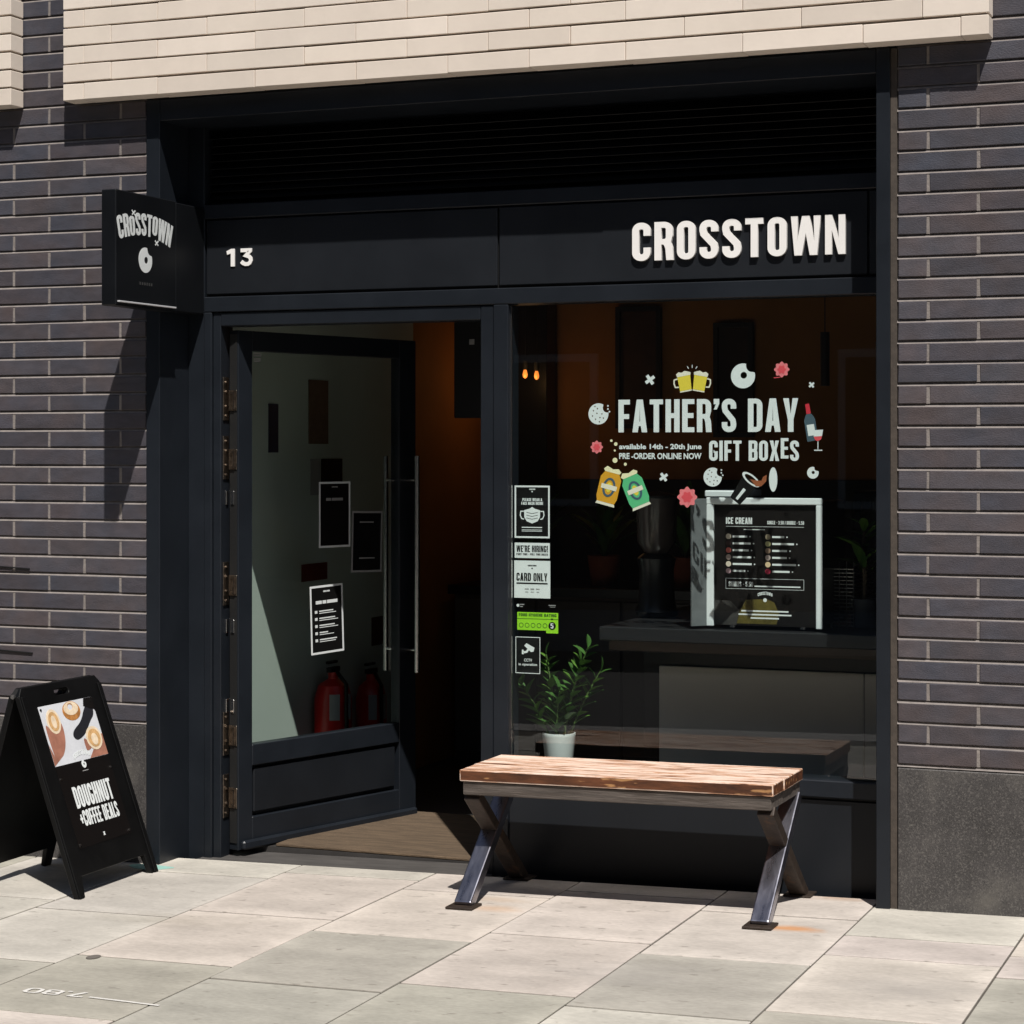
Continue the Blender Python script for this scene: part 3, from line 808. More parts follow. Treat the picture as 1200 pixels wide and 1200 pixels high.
# dark equipment above basket
eq = tag(boxp('coffee_machine', BLACKM, None, -.49, -.34, 1.32, 1.6, .896, 1.44, .01), 'tall black machine on the counter behind the wire basket', 'machine')
for k in range(3):
    boxp('front_slat', mat('dark_metal', (.05, .05, .055), .3, .8), eq, -.48 + k * .045, -.45 + k * .045, 1.312, 1.3195, 1.0, 1.42, .002)
# grinder silhouette left of the freezer
gr = root('coffee_grinder', (-1.33, 1.3, .895))
tag(gr, 'dark coffee grinder with clear brown hopper on the counter', 'grinder')
GB = mat('grinder_black', (.015, .015, .015), .3)
B().lathe([(.09, 0), (.095, .02), (.08, .05), (.075, .2), (.085, .25), (.06, .27)], (-1.33, 1.3, .896), 20).build('body', GB, gr, smooth=True)
B().lathe([(.05, .0), (.085, .05), (.09, .23), (.092, .24)], (-1.33, 1.3, 1.167), 20).build('hopper', mat('smoked_plastic', (.07, .055, .05), .2), gr, smooth=True)
B().lathe([(.094, 0), (.094, .012), (.02, .03)], (-1.33, 1.3, 1.4075), 20).build('lid', GB, gr, smooth=True)

# these stand on the front half of the worktop
def settle(o, dx, dy, dz, k):
    o.location = o.location + Vector((dx, dy, dz)); o.scale = (k, k, k)
settle(fz, .131, -.478, .036, .944)
settle(mn, .129, -.4425, .029, .944)
settle(wb_o, .083, -.25, .034, .96)
settle(eq, .06, -.12, .036, .97)
settle(gr, .10, -.25, .036, .97)

# ---- plants
LEAF = mat('leaf_green', (.05, .125, .025), .38, var=.35, scale=18, spec=.5)
LEAF2 = mat('leaf_light', (.09, .19, .03), .4, var=.3, scale=18, spec=.5)
STEM = mat('stem_green', (.07, .12, .03), .5)
def leaf_mesh(L, wd, m, curl=.15):
    b = B(); n = 6; rows = []
    for k in range(n + 1):
        u = k / n
        w_ = wd * math.sin(math.pi * min(1, u * .93 + .05)) ** .8
        z = -curl * L * u * u
        rows.append([(u * L, -w_ / 2, z + w_ * .18), (u * L, 0, z), (u * L, w_ / 2, z + w_ * .18)])
    i0 = 0
    for r_ in rows: b.v += [Vector(p) for p in r_]
    for k in range(n):
        for j in range(2):
            a = k * 3 + j
            b.f.append((a, a + 1, a + 4, a + 3)); b.m.append(0)
    me, _ = b.mesh('leaf', m, smooth=True, center=Vector((0, 0, 0)))
    return me
LM = [leaf_mesh(.084, .048, LEAF), leaf_mesh(.076, .045, LEAF2), leaf_mesh(.088, .046, LEAF)]
SOIL = mat('potting_soil', (.03, .02, .014), .95, var=.3, scale=60)
def pot(parent, c, r0, r1, h, m):
    B().lathe([(r0 * .96, 0), (r0, .004), (r1 * .99, h - .012), (r1, h - .01), (r1, h), (r1 * .93, h), (r1 * .91, h - .02)], c, 32).build('pot', m, parent, smooth=True)
    B().lathe([(r1 * .9, h - .03), (r1 * .9, h - .022)], c, 24).build('soil', SOIL, parent)
zz = root('potted_plant', (-1.446, .45, .345))
tag(zz, 'glossy green upright plant in a white pot behind the window above the bench', 'plant')
WPOT = mat('white_ceramic', (.78, .82, .8), .35, var=.02, scale=5)
pot(zz, (-1.446, .45, .346), .052, .067, .155, WPOT)
random.seed(11)
base = Vector((-1.446, .45, .47))
def quat_to(dirv, up):
    x = dirv.normalized(); y = up.cross(x).normalized(); z = x.cross(y)
    return Matrix((x, y, z)).transposed().to_quaternion()
for (ax, ay, hh, bend_) in ((-.03, .01, .36, -.02), (.055, -.02, .40, .06), (.03, .03, .33, .03), (-.075, -.02, .27, -.07), (.0, -.03, .22, .02), (.085, .02, .30, .05), (-.04, .04, .30, -.03)):
    pts = []
    p0 = base + Vector((ax * .35, ay * .6, -.02))
    for k in range(7):
        u = k / 6
        pts.append(p0 + Vector((ax * u + bend_ * u * u, ay * u, hh * u)))
    st = B().tube(pts, [.0065 - .004 * k / 6 for k in range(7)], 8).build('stalk', STEM, zz, smooth=True)
    nl = int(hh / .019)
    for k in range(nl):
        u = .22 + .78 * k / (nl - 1)
        i = min(5, int(u * 6)); fr = u * 6 - i
        p = pts[i].lerp(pts[i + 1], fr)
        tang = (pts[i + 1] - pts[i]).normalized()
        side = 1 if k % 2 else -1
        az = random.uniform(-.7, .7)
        sd = Vector((math.cos(az) * side, math.sin(az) - .25, 0)).normalized()
        if k >= nl - 1: sd = sd * .3
        dv = (sd + tang * random.uniform(.7, 1.25)).normalized()
        o = link('leaf', random.choice(LM), st, p)
        o.rotation_mode = 'QUATERNION'
        o.rotation_quaternion = quat_to(dv, tang)
        s = random.uniform(.8, 1.15) * (1.1 - .35 * u); o.scale = (s, s, s)
# grey potted plant right of the freezer
gp = root('potted_plant', (-.335, .975, .895))
gp_shift = (.045, -.18, .036)
tag(gp, 'leafy plant in a grey pot on the counter at the right end of the window', 'plant')
pot(gp, (-.335, .975, .8965), .048, .06, .115, mat('grey_ceramic', (.12, .125, .13), .5))
BL = [leaf_mesh(.20, .045, LEAF, .35), leaf_mesh(.16, .04, LEAF2, .3)]
trunk_pts = [(-.335, .975, .98), (-.33, .975, 1.10), (-.335, .97, 1.22), (-.33, .975, 1.30)]
tk = B().tube(trunk_pts, [.011, .010, .009, .006], 10).build('stem', mat('bark', (.12, .085, .05), .8), gp, smooth=True)
for k in range(18):
    z = 1.10 + .20 * k / 17
    az = k * 2.4 + random.uniform(-.3, .3)
    dv = Vector((math.cos(az), math.sin(az) * .8, random.uniform(.3, 1.2))).normalized()
    o = link('leaf', BL[k % 2], tk, (-.332, .974, z)); o.rotation_mode = 'QUATERNION'; o.rotation_quaternion = quat_to(dv, Vector((0, 0, 1)))
    s = random.uniform(.6, 1.0); o.scale = (s, s, s)

settle(gp, *gp_shift, .98)

# ---- back of the room
bc = root('back_counter', (-1.6, 3.2, -.035))
tag(bc, 'dim brown cabinet with dark top along the back of the shop', 'cabinet')
boxp('carcass', mat('cabinet_brown', (.075, .06, .05), .6, var=.1, scale=3), bc, -2.98, -.6, 2.95, 3.575, -.034, .86, .003)
boxp('worktop', BLACKM, bc, -3.0, -.58, 2.9, 3.578, .8605, .91, .003)
for k in range(5):
    boxp('door', mat('cabinet_front', (.09, .075, .065), .55), bc, -2.97 + k * .475, -2.51 + k * .475, 2.932, 2.9495, .02, .84, .003)
TERRA = mat('terracotta', (.28, .07, .03), .7, var=.2, scale=20)
for k, (x, hgt) in enumerate(((-2.62, .3), (-1.75, .36), (-2.2, .28))):
    pl = root('potted_plant', (x, 3.15, .91))
    tag(pl, ['small leafy plant in a terracotta pot at the back, seen through the doorway', 'leafy plant in a terracotta pot at the back, behind the coffee grinder', 'spiky plant in a terracotta pot at the back, behind the window notices'][k], 'plant')
    pot(pl, (x, 3.15, .911), .07, .09, .16, TERRA)
    for j in range(14):
        az = j * 2.4; dv = Vector((math.cos(az) * .7, math.sin(az) * .5, random.uniform(.8, 1.8))).normalized()
        o = link('leaf', BL[j % 2], pl, (x, 3.15, 1.045 + .01 * j)); o.rotation_mode = 'QUATERNION'; o.rotation_quaternion = quat_to(dv, Vector((0.1, 0, 1)))
        s = hgt / .2 * random.uniform(.8, 1.2); o.scale = (s, s, s)
FRM = mat('picture_frame_black', (.01, .01, .01), .4)
for k, (x0, x1, z0, z1) in enumerate(((-2.28, -2.02, 1.75, 2.42), (-1.72, -1.5, 1.7, 2.32))):
    p = B()
    for q in ((x0, x1, z1 - .025, z1), (x0, x1, z0, z0 + .025), (x0, x0 + .025, z0 + .0251, z1 - .0251), (x1 - .025, x1, z0 + .0251, z1 - .0251)):
        p.box(q[0], q[1], 3.56, 3.598, q[2], q[3])
    o = p.build('picture_frame', FRM, None)
    tag(o, ['tall dark picture frame on the ochre wall left of the beer mugs decal', 'dark picture frame on the ochre wall above the doughnut decal', 'dark picture frame on the ochre wall near the hanging bulbs'][k], 'picture frame')
    boxp('print', mat('picture_%d' % k, ((.05, .02, .01), (.03, .015, .01), (.04, .02, .012))[k], .6, var=.5, scale=6), o, x0 + .026, x1 - .026, 3.58, 3.59, z0 + .026, z1 - .026, 0)
# square columns and hanging units in the dark
boxp2 = lambda n, l, c, *a: tag(boxp(n, BLACKM, None, *a, .004), l, c)
boxp2('column', 'black square column inside, behind the window notices', 'column', -3.0, -2.63, 3.42, 3.575, .915, 2.9)
hb = boxp2('menu_screen', 'dark hanging menu screen seen through the top of the doorway', 'screen', -2.38, -2.12, 1.55, 1.62, 1.78, 2.3)
B().box(-2.30, -2.275, 1.545, 1.5495, 2.12, 2.145).build('logo', GREY_PRINT, hb)
for x in (-2.35, -2.15): B().tube([(x, 1.585, 2.3), (x, 1.585, 2.9)], .006, 8).build('hanging_rod', BLACKM, hb)
# pendant bulbs
CORD = mat('black_cord', (.01, .01, .01), .6)
BULB = mat('warm_bulb', (.5, .2, .06), .4, emit=(1.0, .25, .04, 1.1))
for k, (x, y, z) in enumerate(((-2.672, 3.2, 2.040), (-2.605, 3.2, 2.032))):
    pdn = root('pendant_lamp', (x, y, z))
    tag(pdn, ['small glowing bulb on a cord, left of the pair behind the window', 'small glowing bulb on a cord, right of the pair behind the window'][k], 'lamp', 'pendant bulbs inside the shop')
    B().tube([(x, y, z + .07), (x, y, 2.9)], .003, 6).build('cord', CORD, pdn)
    B().tube([(x, y, z + .028), (x, y, z + .075)], .013, 10).build('socket', CORD, pdn)
    B().lathe([(.003, -.020), (.011, -.013), (.014, 0), (.0105, .017), (.007, .027)], (x, y, z), 16).build('bulb', BULB, pdn, smooth=True)
    ld = bpy.data.lights.new('bulb_light', 'POINT'); ld.energy = .3; ld.color = (1, .5, .18); ld.shadow_soft_size = .03
    lo = bpy.data.objects.new('bulb_light', ld); COL.objects.link(lo); lo.parent = pdn; lo.location = (0.0, -.05, -.03)
for k, (x, y, z) in enumerate(((-.78, 2.2, 1.93), (-.52, 2.2, 1.88))):
    pdn = root('pendant_lamp', (x, y, z))
    tag(pdn, ['unlit black tube pendant on a cord above the small cross decal', 'unlit black tube pendant on a cord near the right window edge'][k], 'lamp', 'unlit pendants inside the shop')
    B().tube([(x, y, z + .25), (x, y, 2.9)], .003, 6).build('cord', CORD, pdn)
    B().tube([(x, y, z), (x, y, z + .25)], .022, 14).build('shade', BLACKM, pdn, smooth=True)
random.seed(5)

# ---- things on the pale wall by the door
EXRED = mat('extinguisher_red', (.45, .012, .01), .35)
for k, (x, y, rr, hh) in enumerate(((-2.915, 1.37, .088, .60), (-2.925, 1.80, .075, .55))):
    ex = root('fire_extinguisher', (x, y, -.035))
    tag(ex, ['red fire extinguisher by the sunlit pale wall, nearer the door', 'second red fire extinguisher, farther inside by the pale wall'][k], 'extinguisher', 'fire extinguishers by the wall')
    B().lathe([(rr * .92, 0), (rr, .01), (rr, hh - .09), (rr * .8, hh - .03), (.024, hh), (.024, hh + .03)], (x, y, -.034), 24).build('body', EXRED, ex, smooth=True)
    hb_ = B().box(x - .012, x + .012, y - .05, y + .05, hh - .003, hh + .02); hb_.box(x - .01, x + .01, y - .06, y + .03, hh + .038, hh + .05)
    hb_.build('valve', INK, ex, .002)
    B().tube([(x + .03, y - .02, hh), (x + rr * 1.1, y - .06, hh - .05), (x + rr * 1.15, y - .06, .2), (x + rr, y - .04, .12)], .009, 8).build('hose', INK, ex, smooth=True)
    for a0 in (-75, -28):
        lb_ = B()
        for s_ in range(4):
            a, b_ = R(a0 + s_ * 8), R(a0 + s_ * 8 + 8); r_ = rr + .0006
            lb_.face([(x + r_ * math.cos(a), y + r_ * math.sin(a), hh - .22), (x + r_ * math.cos(b_), y + r_ * math.sin(b_), hh - .22),
                      (x + r_ * math.cos(b_), y + r_ * math.sin(b_), hh - .10), (x + r_ * math.cos(a), y + r_ * math.sin(a), hh - .10)])
        lb_.build('label_plate', GREY_PRINT, ex)
wallm = lambda y, z: (lambda p, q, dd: (-3.019 + .002 - dd, y + p, z + q))
def wall_notice(y, z, w_, h_, m, label):
    return tag(B().box(-3.0195, -3.016, y, y + w_, z, z + h_).build('notice', m, None), label, 'notice')
BLUEP = mat('navy_notice', (.02, .025, .06), .5)
wall_notice(.93, 1.62, .09, .22, BLUEP, 'small navy notice high on the pale wall behind the door glass')
wall_notice(1.32, 1.66, .20, .30, mat('brown_notice', (.12, .08, .06), .6, var=.3, scale=20), 'brown printed sheet high on the pale wall')
wall_notice(1.34, 1.42, .10, .17, GREY_PRINT, 'pale grey sheet on the wall under the brown printed sheet')
wall_notice(1.45, 1.40, .22, .19, INKB, 'black sheet on the wall beside the pale grey sheet')
wall_notice(1.55, 1.22, .2, .12, INKB, 'black low notice on the wall behind the upper door poster')
wall_notice(1.25, 1.02, .26, .08, mat('dark_red_notice', (.12, .02, .015), .5), 'dark red strip notice on the wall between the door posters')
wall_notice(2.0, .66, .16, .14, mat('brown_socket', (.1, .05, .035), .5, var=.6, scale=40), 'brown square panel low on the pale wall inside')

# ------------------------------------------------------------------ fascia lettering, number, blade sign
ls = root('shop_name_letters', (-.64, .19, 2.357))
tag(ls, 'raised white CROSSTOWN letters on the right of the black fascia', 'sign')
caps(ls, 'CROSSTOWN', lambda p, q, dd: (p, .2105 + dd, q), -1.0575, 2.355, .827, .146, WHITE, depth=.014, each='letter', w=.46, t=.172, gap=.105)
num = root('house_number', (-2.77, .21, 2.39))
tag(num, 'white number 13 on the fascia above the door', 'sign')
fn = lambda p, q, dd: (p, .2205 + dd, q)
B().poly([[(-2.812, 2.392), (-2.794, 2.392), (-2.794, 2.465), (-2.810, 2.465), (-2.832, 2.456), (-2.829, 2.441), (-2.812, 2.446)]], fn, .005).build('digit', WHITE, num)
B().poly([stroke([(-2.766, 2.457), (-2.7215, 2.457), (-2.7215, 2.4545), (-2.741, 2.4355), (-2.727, 2.431), (-2.7195, 2.423), (-2.7185, 2.414), (-2.723, 2.405), (-2.732, 2.400), (-2.745, 2.400), (-2.7555, 2.4045), (-2.763, 2.411)], .0155)], fn, .005).build('digit', WHITE, num)

# blade sign
SX = -2.933
bs = root('blade_sign', (-2.966, -.12, 2.19))
tag(bs, 'black projecting box sign with arched CROSSTOWN and white doughnut on the left jamb', 'sign')
boxp('case', SIGNBLK, bs, -2.999, SX, -.462, -.012, 2.192, 2.642, .004)
boxp('bracket_box', SIGNBLK, bs, -2.998, SX - .003, -.0115, .219, 2.196, 2.638, .004)
boxp('face_edge', mat('sign_lip', (.55, .55, .57), .4), bs, SX + .0002, SX + .012, -.452, -.03, 2.205, 2.211, .001)
sm = lambda p, q, dd: (SX + .0012 - dd * .9, p, q)
def bend(X, Z, u, i, py):
    u2 = (X + .448) / .398
    k = 1 - (2 * u2 - 1) ** 2
    Zc = Z + k * .030
    if i in (2, 6): Zc = Z + k * .030 - (.012 * py if i == 2 else 0) + (.012 * (1 - py) if i == 6 else 0)
    return X + (Z - 2.49) * (u2 - .5) * .55, Zc
caps(bs, 'CROSSTOWN', sm, -.448, 2.449, .398, .088, VINYL, depth=.0008, bend=bend, each='letter', w=.4, t=.16, gap=.06)
for (cx, cz) in ((-.335, 2.562), (-.163, 2.458)):
    for s_ in (1, -1):
        B().poly([stroke([(cx - .012, cz - .009 * s_), (cx + .012, cz + .009 * s_)], .006)], lambda p, q, dd, s_=s_: (SX + .0012 + .0004 * s_ - dd * .8, p, q), .0008).build('cross_mark', VINYL, bs)
def bitten(cx, cy, r, bx, by, br, ry=None, n=48):
    out = []
    ry = ry or r
    pts = [(cx + r * math.cos(2 * math.pi * k / n), cy + ry * math.sin(2 * math.pi * k / n)) for k in range(n)]
    ins = [((x - bx) ** 2 + (y - by) ** 2) < br * br for x, y in pts]
    # start just after the bite
    st = next(k for k in range(n) if ins[k - 1] and not ins[k])
    seq = [(st + k) % n for k in range(n)]
    out = [pts[k] for k in seq if not ins[k]]
    a0 = math.atan2(out[-1][1] - by, out[-1][0] - bx); a1 = math.atan2(out[0][1] - by, out[0][0] - bx)
    while a1 > a0: a1 -= 2 * math.pi
    m_ = 8
    for k in range(1, m_):
        a = a0 + (a1 - a0) * k / m_
        out.append((bx + br * math.cos(a), by + br * math.sin(a)))
    return out
B().poly([bitten(-.248, 2.383, .05, -.248 + .04, 2.383 + .046, .026), ell(-.243, 2.383, .0135)], sm, .0008).build('doughnut_symbol', VINYL, bs)
b = B()
for k in range(6): b.poly([[(-.29 + k * .017, 2.283), (-.282 + k * .017, 2.283), (-.282 + k * .017, 2.295), (-.29 + k * .017, 2.295)]], sm, .0008)
b.build('small_print', mat('faint_print', (.05, .05, .05), .5), bs)

# ------------------------------------------------------------------ vinyl graphics on the inside of the window
YV = Y + .0435
vm = lambda p, q, dd: (p, YV + dd, q)
vm2 = lambda p, q, dd: (p, YV - .0006 + dd, q)
vm3 = lambda p, q, dd: (p, YV - .0010 + dd, q)
h1 = root('window_lettering', (-.777, YV, 1.70)); tag(h1, "large white FATHER'S DAY window lettering", 'lettering')
caps(h1, "FATHER'S DAY", vm, -1.131, 1.700, .710, .126, VINYL, each='letter', w=.43, t=.165, gap=.078)
h2 = root('window_lettering', (-.593, YV, 1.59)); tag(h2, "white GIFT BOXES window lettering under the heading", 'lettering')
caps(h2, "GIFT BOXES", vm, -.767, 1.591, .349, .0765, VINYL, each='letter', w=.43, t=.165, gap=.08,
     bend=lambda X, Z, u, i, py: (X, Z + (.009 if i == 8 else 0)))
h3 = font_text(None, 'available 14th - 20th June', vm, -1.128, 1.629, .331, .0265, VINYL, name='window_lettering', bold=.03)
tag(h3, 'small white dates line reading available 14th - 20th June', 'lettering')
h4 = font_text(None, 'PRE -ORDER ONLINE NOW', vm, -1.128, 1.597, .331, .0235, VINYL, name='window_lettering', bold=.03)
tag(h4, 'small white line reading PRE -ORDER ONLINE NOW', 'lettering')
def cross(cx, cz, s, rot, label):
    b = B()
    a, b_ = s, s * .3
    sh = [(-a, -b_), (-b_, -b_), (-b_, -a), (b_, -a), (b_, -b_), (a, -b_), (a, b_), (b_, b_), (b_, a), (-b_, a), (-b_, b_), (-a, b_)]
    c_, s_ = math.cos(R(rot)), math.sin(R(rot))
    b.poly([[(cx + x * c_ - y * s_, cz + x * s_ + y * c_) for x, y in sh]], vm)
    tag(b.build('cross_decal', VINYL, None), label, 'decal', 'small white crosses on the window')
cross(-1.003, 1.902, .021, 35, 'white cross decal left of the beer mugs')
cross(-.37, 1.875, .012, 40, 'tiny white cross decal at the upper right of the graphics')
cross(-.948, 1.528, .018, 35, 'white cross decal right of the green can')
# beer mugs
mg = root('beer_mugs_decal', (-.834, YV, 1.85)); tag(mg, 'two yellow beer mugs clinking, window decal above the heading', 'decal')
for s_ in (1, -1):
    T = lambda x, y, s_=s_: (-.834 + s_ * (.030 + x * .985 + y * .17), 1.892 + y - x * .17)
    B().poly([[T(*p) for p in ((-.022, -.032), (.024, -.032), (.026, .022), (-.026, .022))]], vm).build('mug', YELLOW, mg)
    B().poly([[T(*p) for p in ((-.027, .0225), (.027, .0225), (.029, .034), (.018, .040), (.006, .036), (-.006, .041), (-.02, .036), (-.029, .032))]], vm).build('foam', CREAM, mg)
    B().poly([stroke([T(*p) for p in ((.0265, .016), (.04, .014), (.043, .0), (.040, -.014), (.0265, -.016))], .005)], vm).build('handle', CREAM, mg)
    B().poly([[T(*p) for p in ((-.0225, -.037), (.0245, -.037), (.0245, -.0325), (-.0225, -.0325))]], vm).build('base', CREAM, mg)
for (x, z, dx, dz) in ((-.834, 1.945, 0, .012), (-.848, 1.942, -.006, .009), (-.820, 1.942, .006, .009)):
    B().poly([stroke([(x, z), (x + dx, z + dz)], .0025)], vm).build('spark', VINYL, mg)
def dough(cx, cz, r, label, dots_=False, bite=(.75, .8, .5)):
    hole = [ell(cx + r * .06, cz + r * .05, r * .27)] if not dots_ else [ell(cx + dx * r, cz + dz * r, r * .075, n=6) for dx, dz in ((-.5, .3), (-.1, .5), (-.6, -.2), (-.15, .05), (-.3, -.5), (.15, -.35), (.35, .0), (.1, -.75), (.5, -.4), (-.35, .7))]
    o = B().poly([bitten(cx, cz, r, cx + r * bite[0], cz + r * bite[1], r * bite[2])] + hole, vm).build('cookie_decal' if dots_ else 'doughnut_decal', VINYL, None)
    tag(o, label, 'decal')
    if dots_:
        for dx, dz in ((.95, .45), (1.1, .2), (.95, .75)):
            B().poly([ell(cx + dx * r, cz + dz * r, r * .09, n=6)], vm).build('crumb', VINYL, o)
dough(-.634, 1.912, .047, 'large white bitten doughnut decal above DAY')
dough(-.365, 1.547, .022, 'small white bitten doughnut decal at the lower right')
dough(-1.213, 1.772, .041, 'white bitten cookie decal left of the heading', True, (.85, .55, .42))
dough(-.753, 1.529, .036, 'white bitten cookie decal under the lettering', True, (.85, .5, .42))
def flower(cx, cz, r, label):
    pts = [(cx + (r * (1 + .12 * math.cos(8 * a))) * math.cos(a), cz + (r * (1 + .12 * math.cos(8 * a))) * math.sin(a)) for a in [2 * math.pi * k / 48 for k in range(48)]]
    o = B().poly([pts], vm).build('flower_decal', PINK, None)
    tag(o, label, 'decal', 'pink flowers on the window')
    B().poly([[(cx + r * .55 * (1 + .15 * math.cos(6 * a)) * math.cos(a), cz + r * .55 * (1 + .15 * math.cos(6 * a)) * math.sin(a)) for a in [2 * math.pi * k / 36 for k in range(36)]]], vm2).build('petals', ROSE, o)
    return o
fo = flower(-.484, 1.934, .027, 'pink flower decal right of the large doughnut')
B().poly([stroke([(-.515, 1.903), (-.49, 1.905)], .003)], vm).build('stem', ROSE, fo)
flower(-1.22, 1.643, .023, 'small pink flower decal left of the dates line')
flower(-.854, 1.452, .036, 'large pink flower decal at the corner of the freezer')
# bubbles
for k, (x, z, r) in enumerate(((-1.16, 1.668, .005), (-1.142, 1.655, .007), (-1.146, 1.63, .004), (-1.145, 1.592, .010), (-1.103, 1.577, .006))):
    tag(B().poly([ell(x, z, r, n=14)], vm).build('bubble_decal', FOAM, None),
        ['yellow bubble decal, topmost above the cans', 'yellow bubble decal, second from the top above the cans', 'tiny yellow bubble decal, third from the top above the cans', 'largest yellow bubble decal just above the orange can', 'yellow bubble decal just above the green can'][k], 'decal', 'bubbles above the cans')
def can(cx, cz, rot, m, label):
    c_, s_ = math.cos(R(rot)), math.sin(R(rot))
    T = lambda x, y: (cx + x * c_ - y * s_, cz + x * s_ + y * c_)
    o = root('can_decal', (cx, YV, cz - .08)); tag(o, label, 'decal')
    pl = lambda pts, mm, nm, f=vm: B().poly([[T(*p) for p in pts]], f).build(nm, mm, o)
    pl([(-.036, -.06), (.036, -.06), (.043, -.04), (.043, .036), (.03, .058), (-.03, .058), (-.043, .036), (-.043, -.04)], m, 'can_body')
    pl([(-.036, -.0605), (-.04, -.071), (.04, -.071), (.036, -.0605)], CREAM, 'can_base')
    pl([(-.030, .0585), (.030, .0585), (.036, .067), (.022, .078), (-.0, .072), (-.025, .08), (-.037, .067)], FOAM, 'foam')
    B().poly([[T(*p) for p in ell(0, 0, .026, .038)], [T(*p) for p in ell(0, 0, .017, .029)]], vm2).build('ring', NAVY, o)
    pl(ell(0, 0, .011, .02), YELLOW, 'centre', vm2)
    pl([(-.032, -.008), (.032, -.008), (.032, .01), (-.032, .01)], CREAM, 'band', vm3)
can(-1.170, 1.487, -14, ORANGE_P, 'orange drink can decal foaming over, left of the two')
can(-1.062, 1.476, 22, GREEN_P, 'green drink can decal foaming over, right of the two')
# cup, lid, bottle, glass
cp = root('coffee_cup_decal', (-.625, YV, 1.44)); tag(cp, 'black tipped coffee cup decal spilling brown coffee', 'decal')
c_, s_ = math.cos(R(-38)), math.sin(R(-38))
T = lambda x, y: (-.632 + x * c_ - y * s_, 1.482 + x * s_ + y * c_)
B().poly([[T(*p) for p in ((-.024, -.055), (.024, -.055), (.034, .045), (-.034, .045))]], vm).build('cup', INK, cp)
B().poly([[T(*p) for p in ell(0, .049, .042, .017)], [T(*p) for p in ell(0, .049, .031, .011)]], vm2).build('rim', VINYL, cp)
B().poly([[T(*p) for p in ((-.005, .047), (.03, .040), (.046, .052), (.05, .08), (.036, .10), (.03, .085), (.034, .07), (.02, .06))]], vm3).build('coffee', BROWN_P, cp)
B().poly([[T(*p) for p in ((-.004, -.045), (.006, -.045), (.008, .005), (-.004, .005))]], vm2).build('cup_print', VINYL, cp)
tag(B().poly([ell(-.517, 1.521, .016, .046, 26)], vm).build('lid_decal', VINYL, None), 'white cup lid decal seen edge-on right of the coffee cup', 'decal')
bt = root('wine_bottle_decal', (-.375, YV, 1.66)); tag(bt, 'dark blue wine bottle decal with red neck at the right', 'decal')
c2, s2 = math.cos(R(9)), math.sin(R(9))
T2 = lambda x, y: (-.376 + x * c2 - y * s2, 1.735 + x * s2 + y * c2)
B().poly([[T2(*p) for p in ((-.021, -.07), (.021, -.07), (.021, .01), (.014, .025), (.009, .032), (-.009, .032), (-.014, .025), (-.021, .01))]], vm).build('bottle', mat('slate_print', (.06, .1, .13), .5), bt)
B().poly([[T2(*p) for p in ((-.0085, .0325), (.0085, .0325), (.0075, .07), (-.0075, .07))]], vm).build('neck', RED, bt)
B().poly([[T2(*p) for p in ((-.014, -.05), (.014, -.05), (.014, -.008), (-.014, -.008))]], vm2).build('bottle_print', VINYL, bt)
wg = root('wine_glass_decal', (-.342, YV, 1.63)); tag(wg, 'small red wine glass decal beside the bottle', 'decal')
B().poly([[(-.362, 1.682), (-.33, 1.684), (-.326, 1.708), (-.358, 1.706)]], vm3).build('glass', VINYL, wg)
B().poly([[(-.362, 1.6815), (-.33, 1.6835), (-.334, 1.671), (-.346, 1.665), (-.356, 1.669)]], vm3).build('wine', ROSE, wg)
B().poly([[(-.347, 1.634), (-.344, 1.634), (-.344, 1.664), (-.347, 1.664)], ], vm3).build('stem', VINYL, wg)
B().poly([[(-.36, 1.629), (-.329, 1.629), (-.329, 1.633), (-.36, 1.633)]], vm3).build('foot', VINYL, wg)

# ---- notices at the left edge of the window
def sheet(name, x0, x1, z0, z1, m, label, cat='notice', y=YV + .0002):
    return tag(B().box(x0, x1, y, y + .0008, z0, z1).build(name, m, None), label, cat)
def frame2(parent, x0, x1, z0, z1, t, m, f):
    b = B()
    for q in ((x0, z0, x1, z0 + t), (x0, z1 - t, x1, z1), (x0, z0 + t, x0 + t, z1 - t), (x1 - t, z0 + t, x1, z1 - t)):
        b.poly([[(q[0], q[1]), (q[2], q[1]), (q[2], q[3]), (q[0], q[3])]], f)
    return b.build('border', m, parent)
def lines(parent, rows, m, f, name='small_print'):
    b = B()
    for (a, c, z, h_) in rows: b.poly([[(a, z), (c, z), (c, z + h_), (a, z + h_)]], f)
    o = b.build(name, m, parent)
    if name == 'small_print': o['kind'] = 'stuff'
    return o
fp = lambda p, q, dd: (p, YV - .0005 + dd, q)
s1 = sheet('notice', -1.563, -1.415, 1.286, 1.492, INK, 'black notice with white border showing a white face mask')
frame2(s1, -1.563, -1.415, 1.286, 1.492, .0065, VINYL, fp)
caps(s1, 'CROSSTOWN', fp, -1.501, 1.475, .025, .005, VINYL)
B().poly([ell(-1.489, 1.4685, .003, n=10)], fp).build('symbol', VINYL, s1)
caps(s1, 'PLEASE WEAR A', fp, -1.53, 1.431, .083, .0115, VINYL)
caps(s1, 'FACE MASK INSIDE', fp, -1.5345, 1.4165, .092, .0115, VINYL)
B().poly([[(-1.523, 1.395), (-1.5, 1.401), (-1.489, 1.408), (-1.478, 1.401), (-1.455, 1.395), (-1.456, 1.368), (-1.466, 1.352), (-1.489, 1.343), (-1.512, 1.352), (-1.522, 1.368)]], fp).build('mask_symbol', VINYL, s1)
for sg in (1, -1):
    B().poly([stroke([(-1.489 + sg * .035, 1.391), (-1.489 + sg * .048, 1.391), (-1.489 + sg * .05, 1.375), (-1.489 + sg * .044, 1.362), (-1.489 + sg * .034, 1.36)], .004)], fp).build('strap_symbol', VINYL, s1)
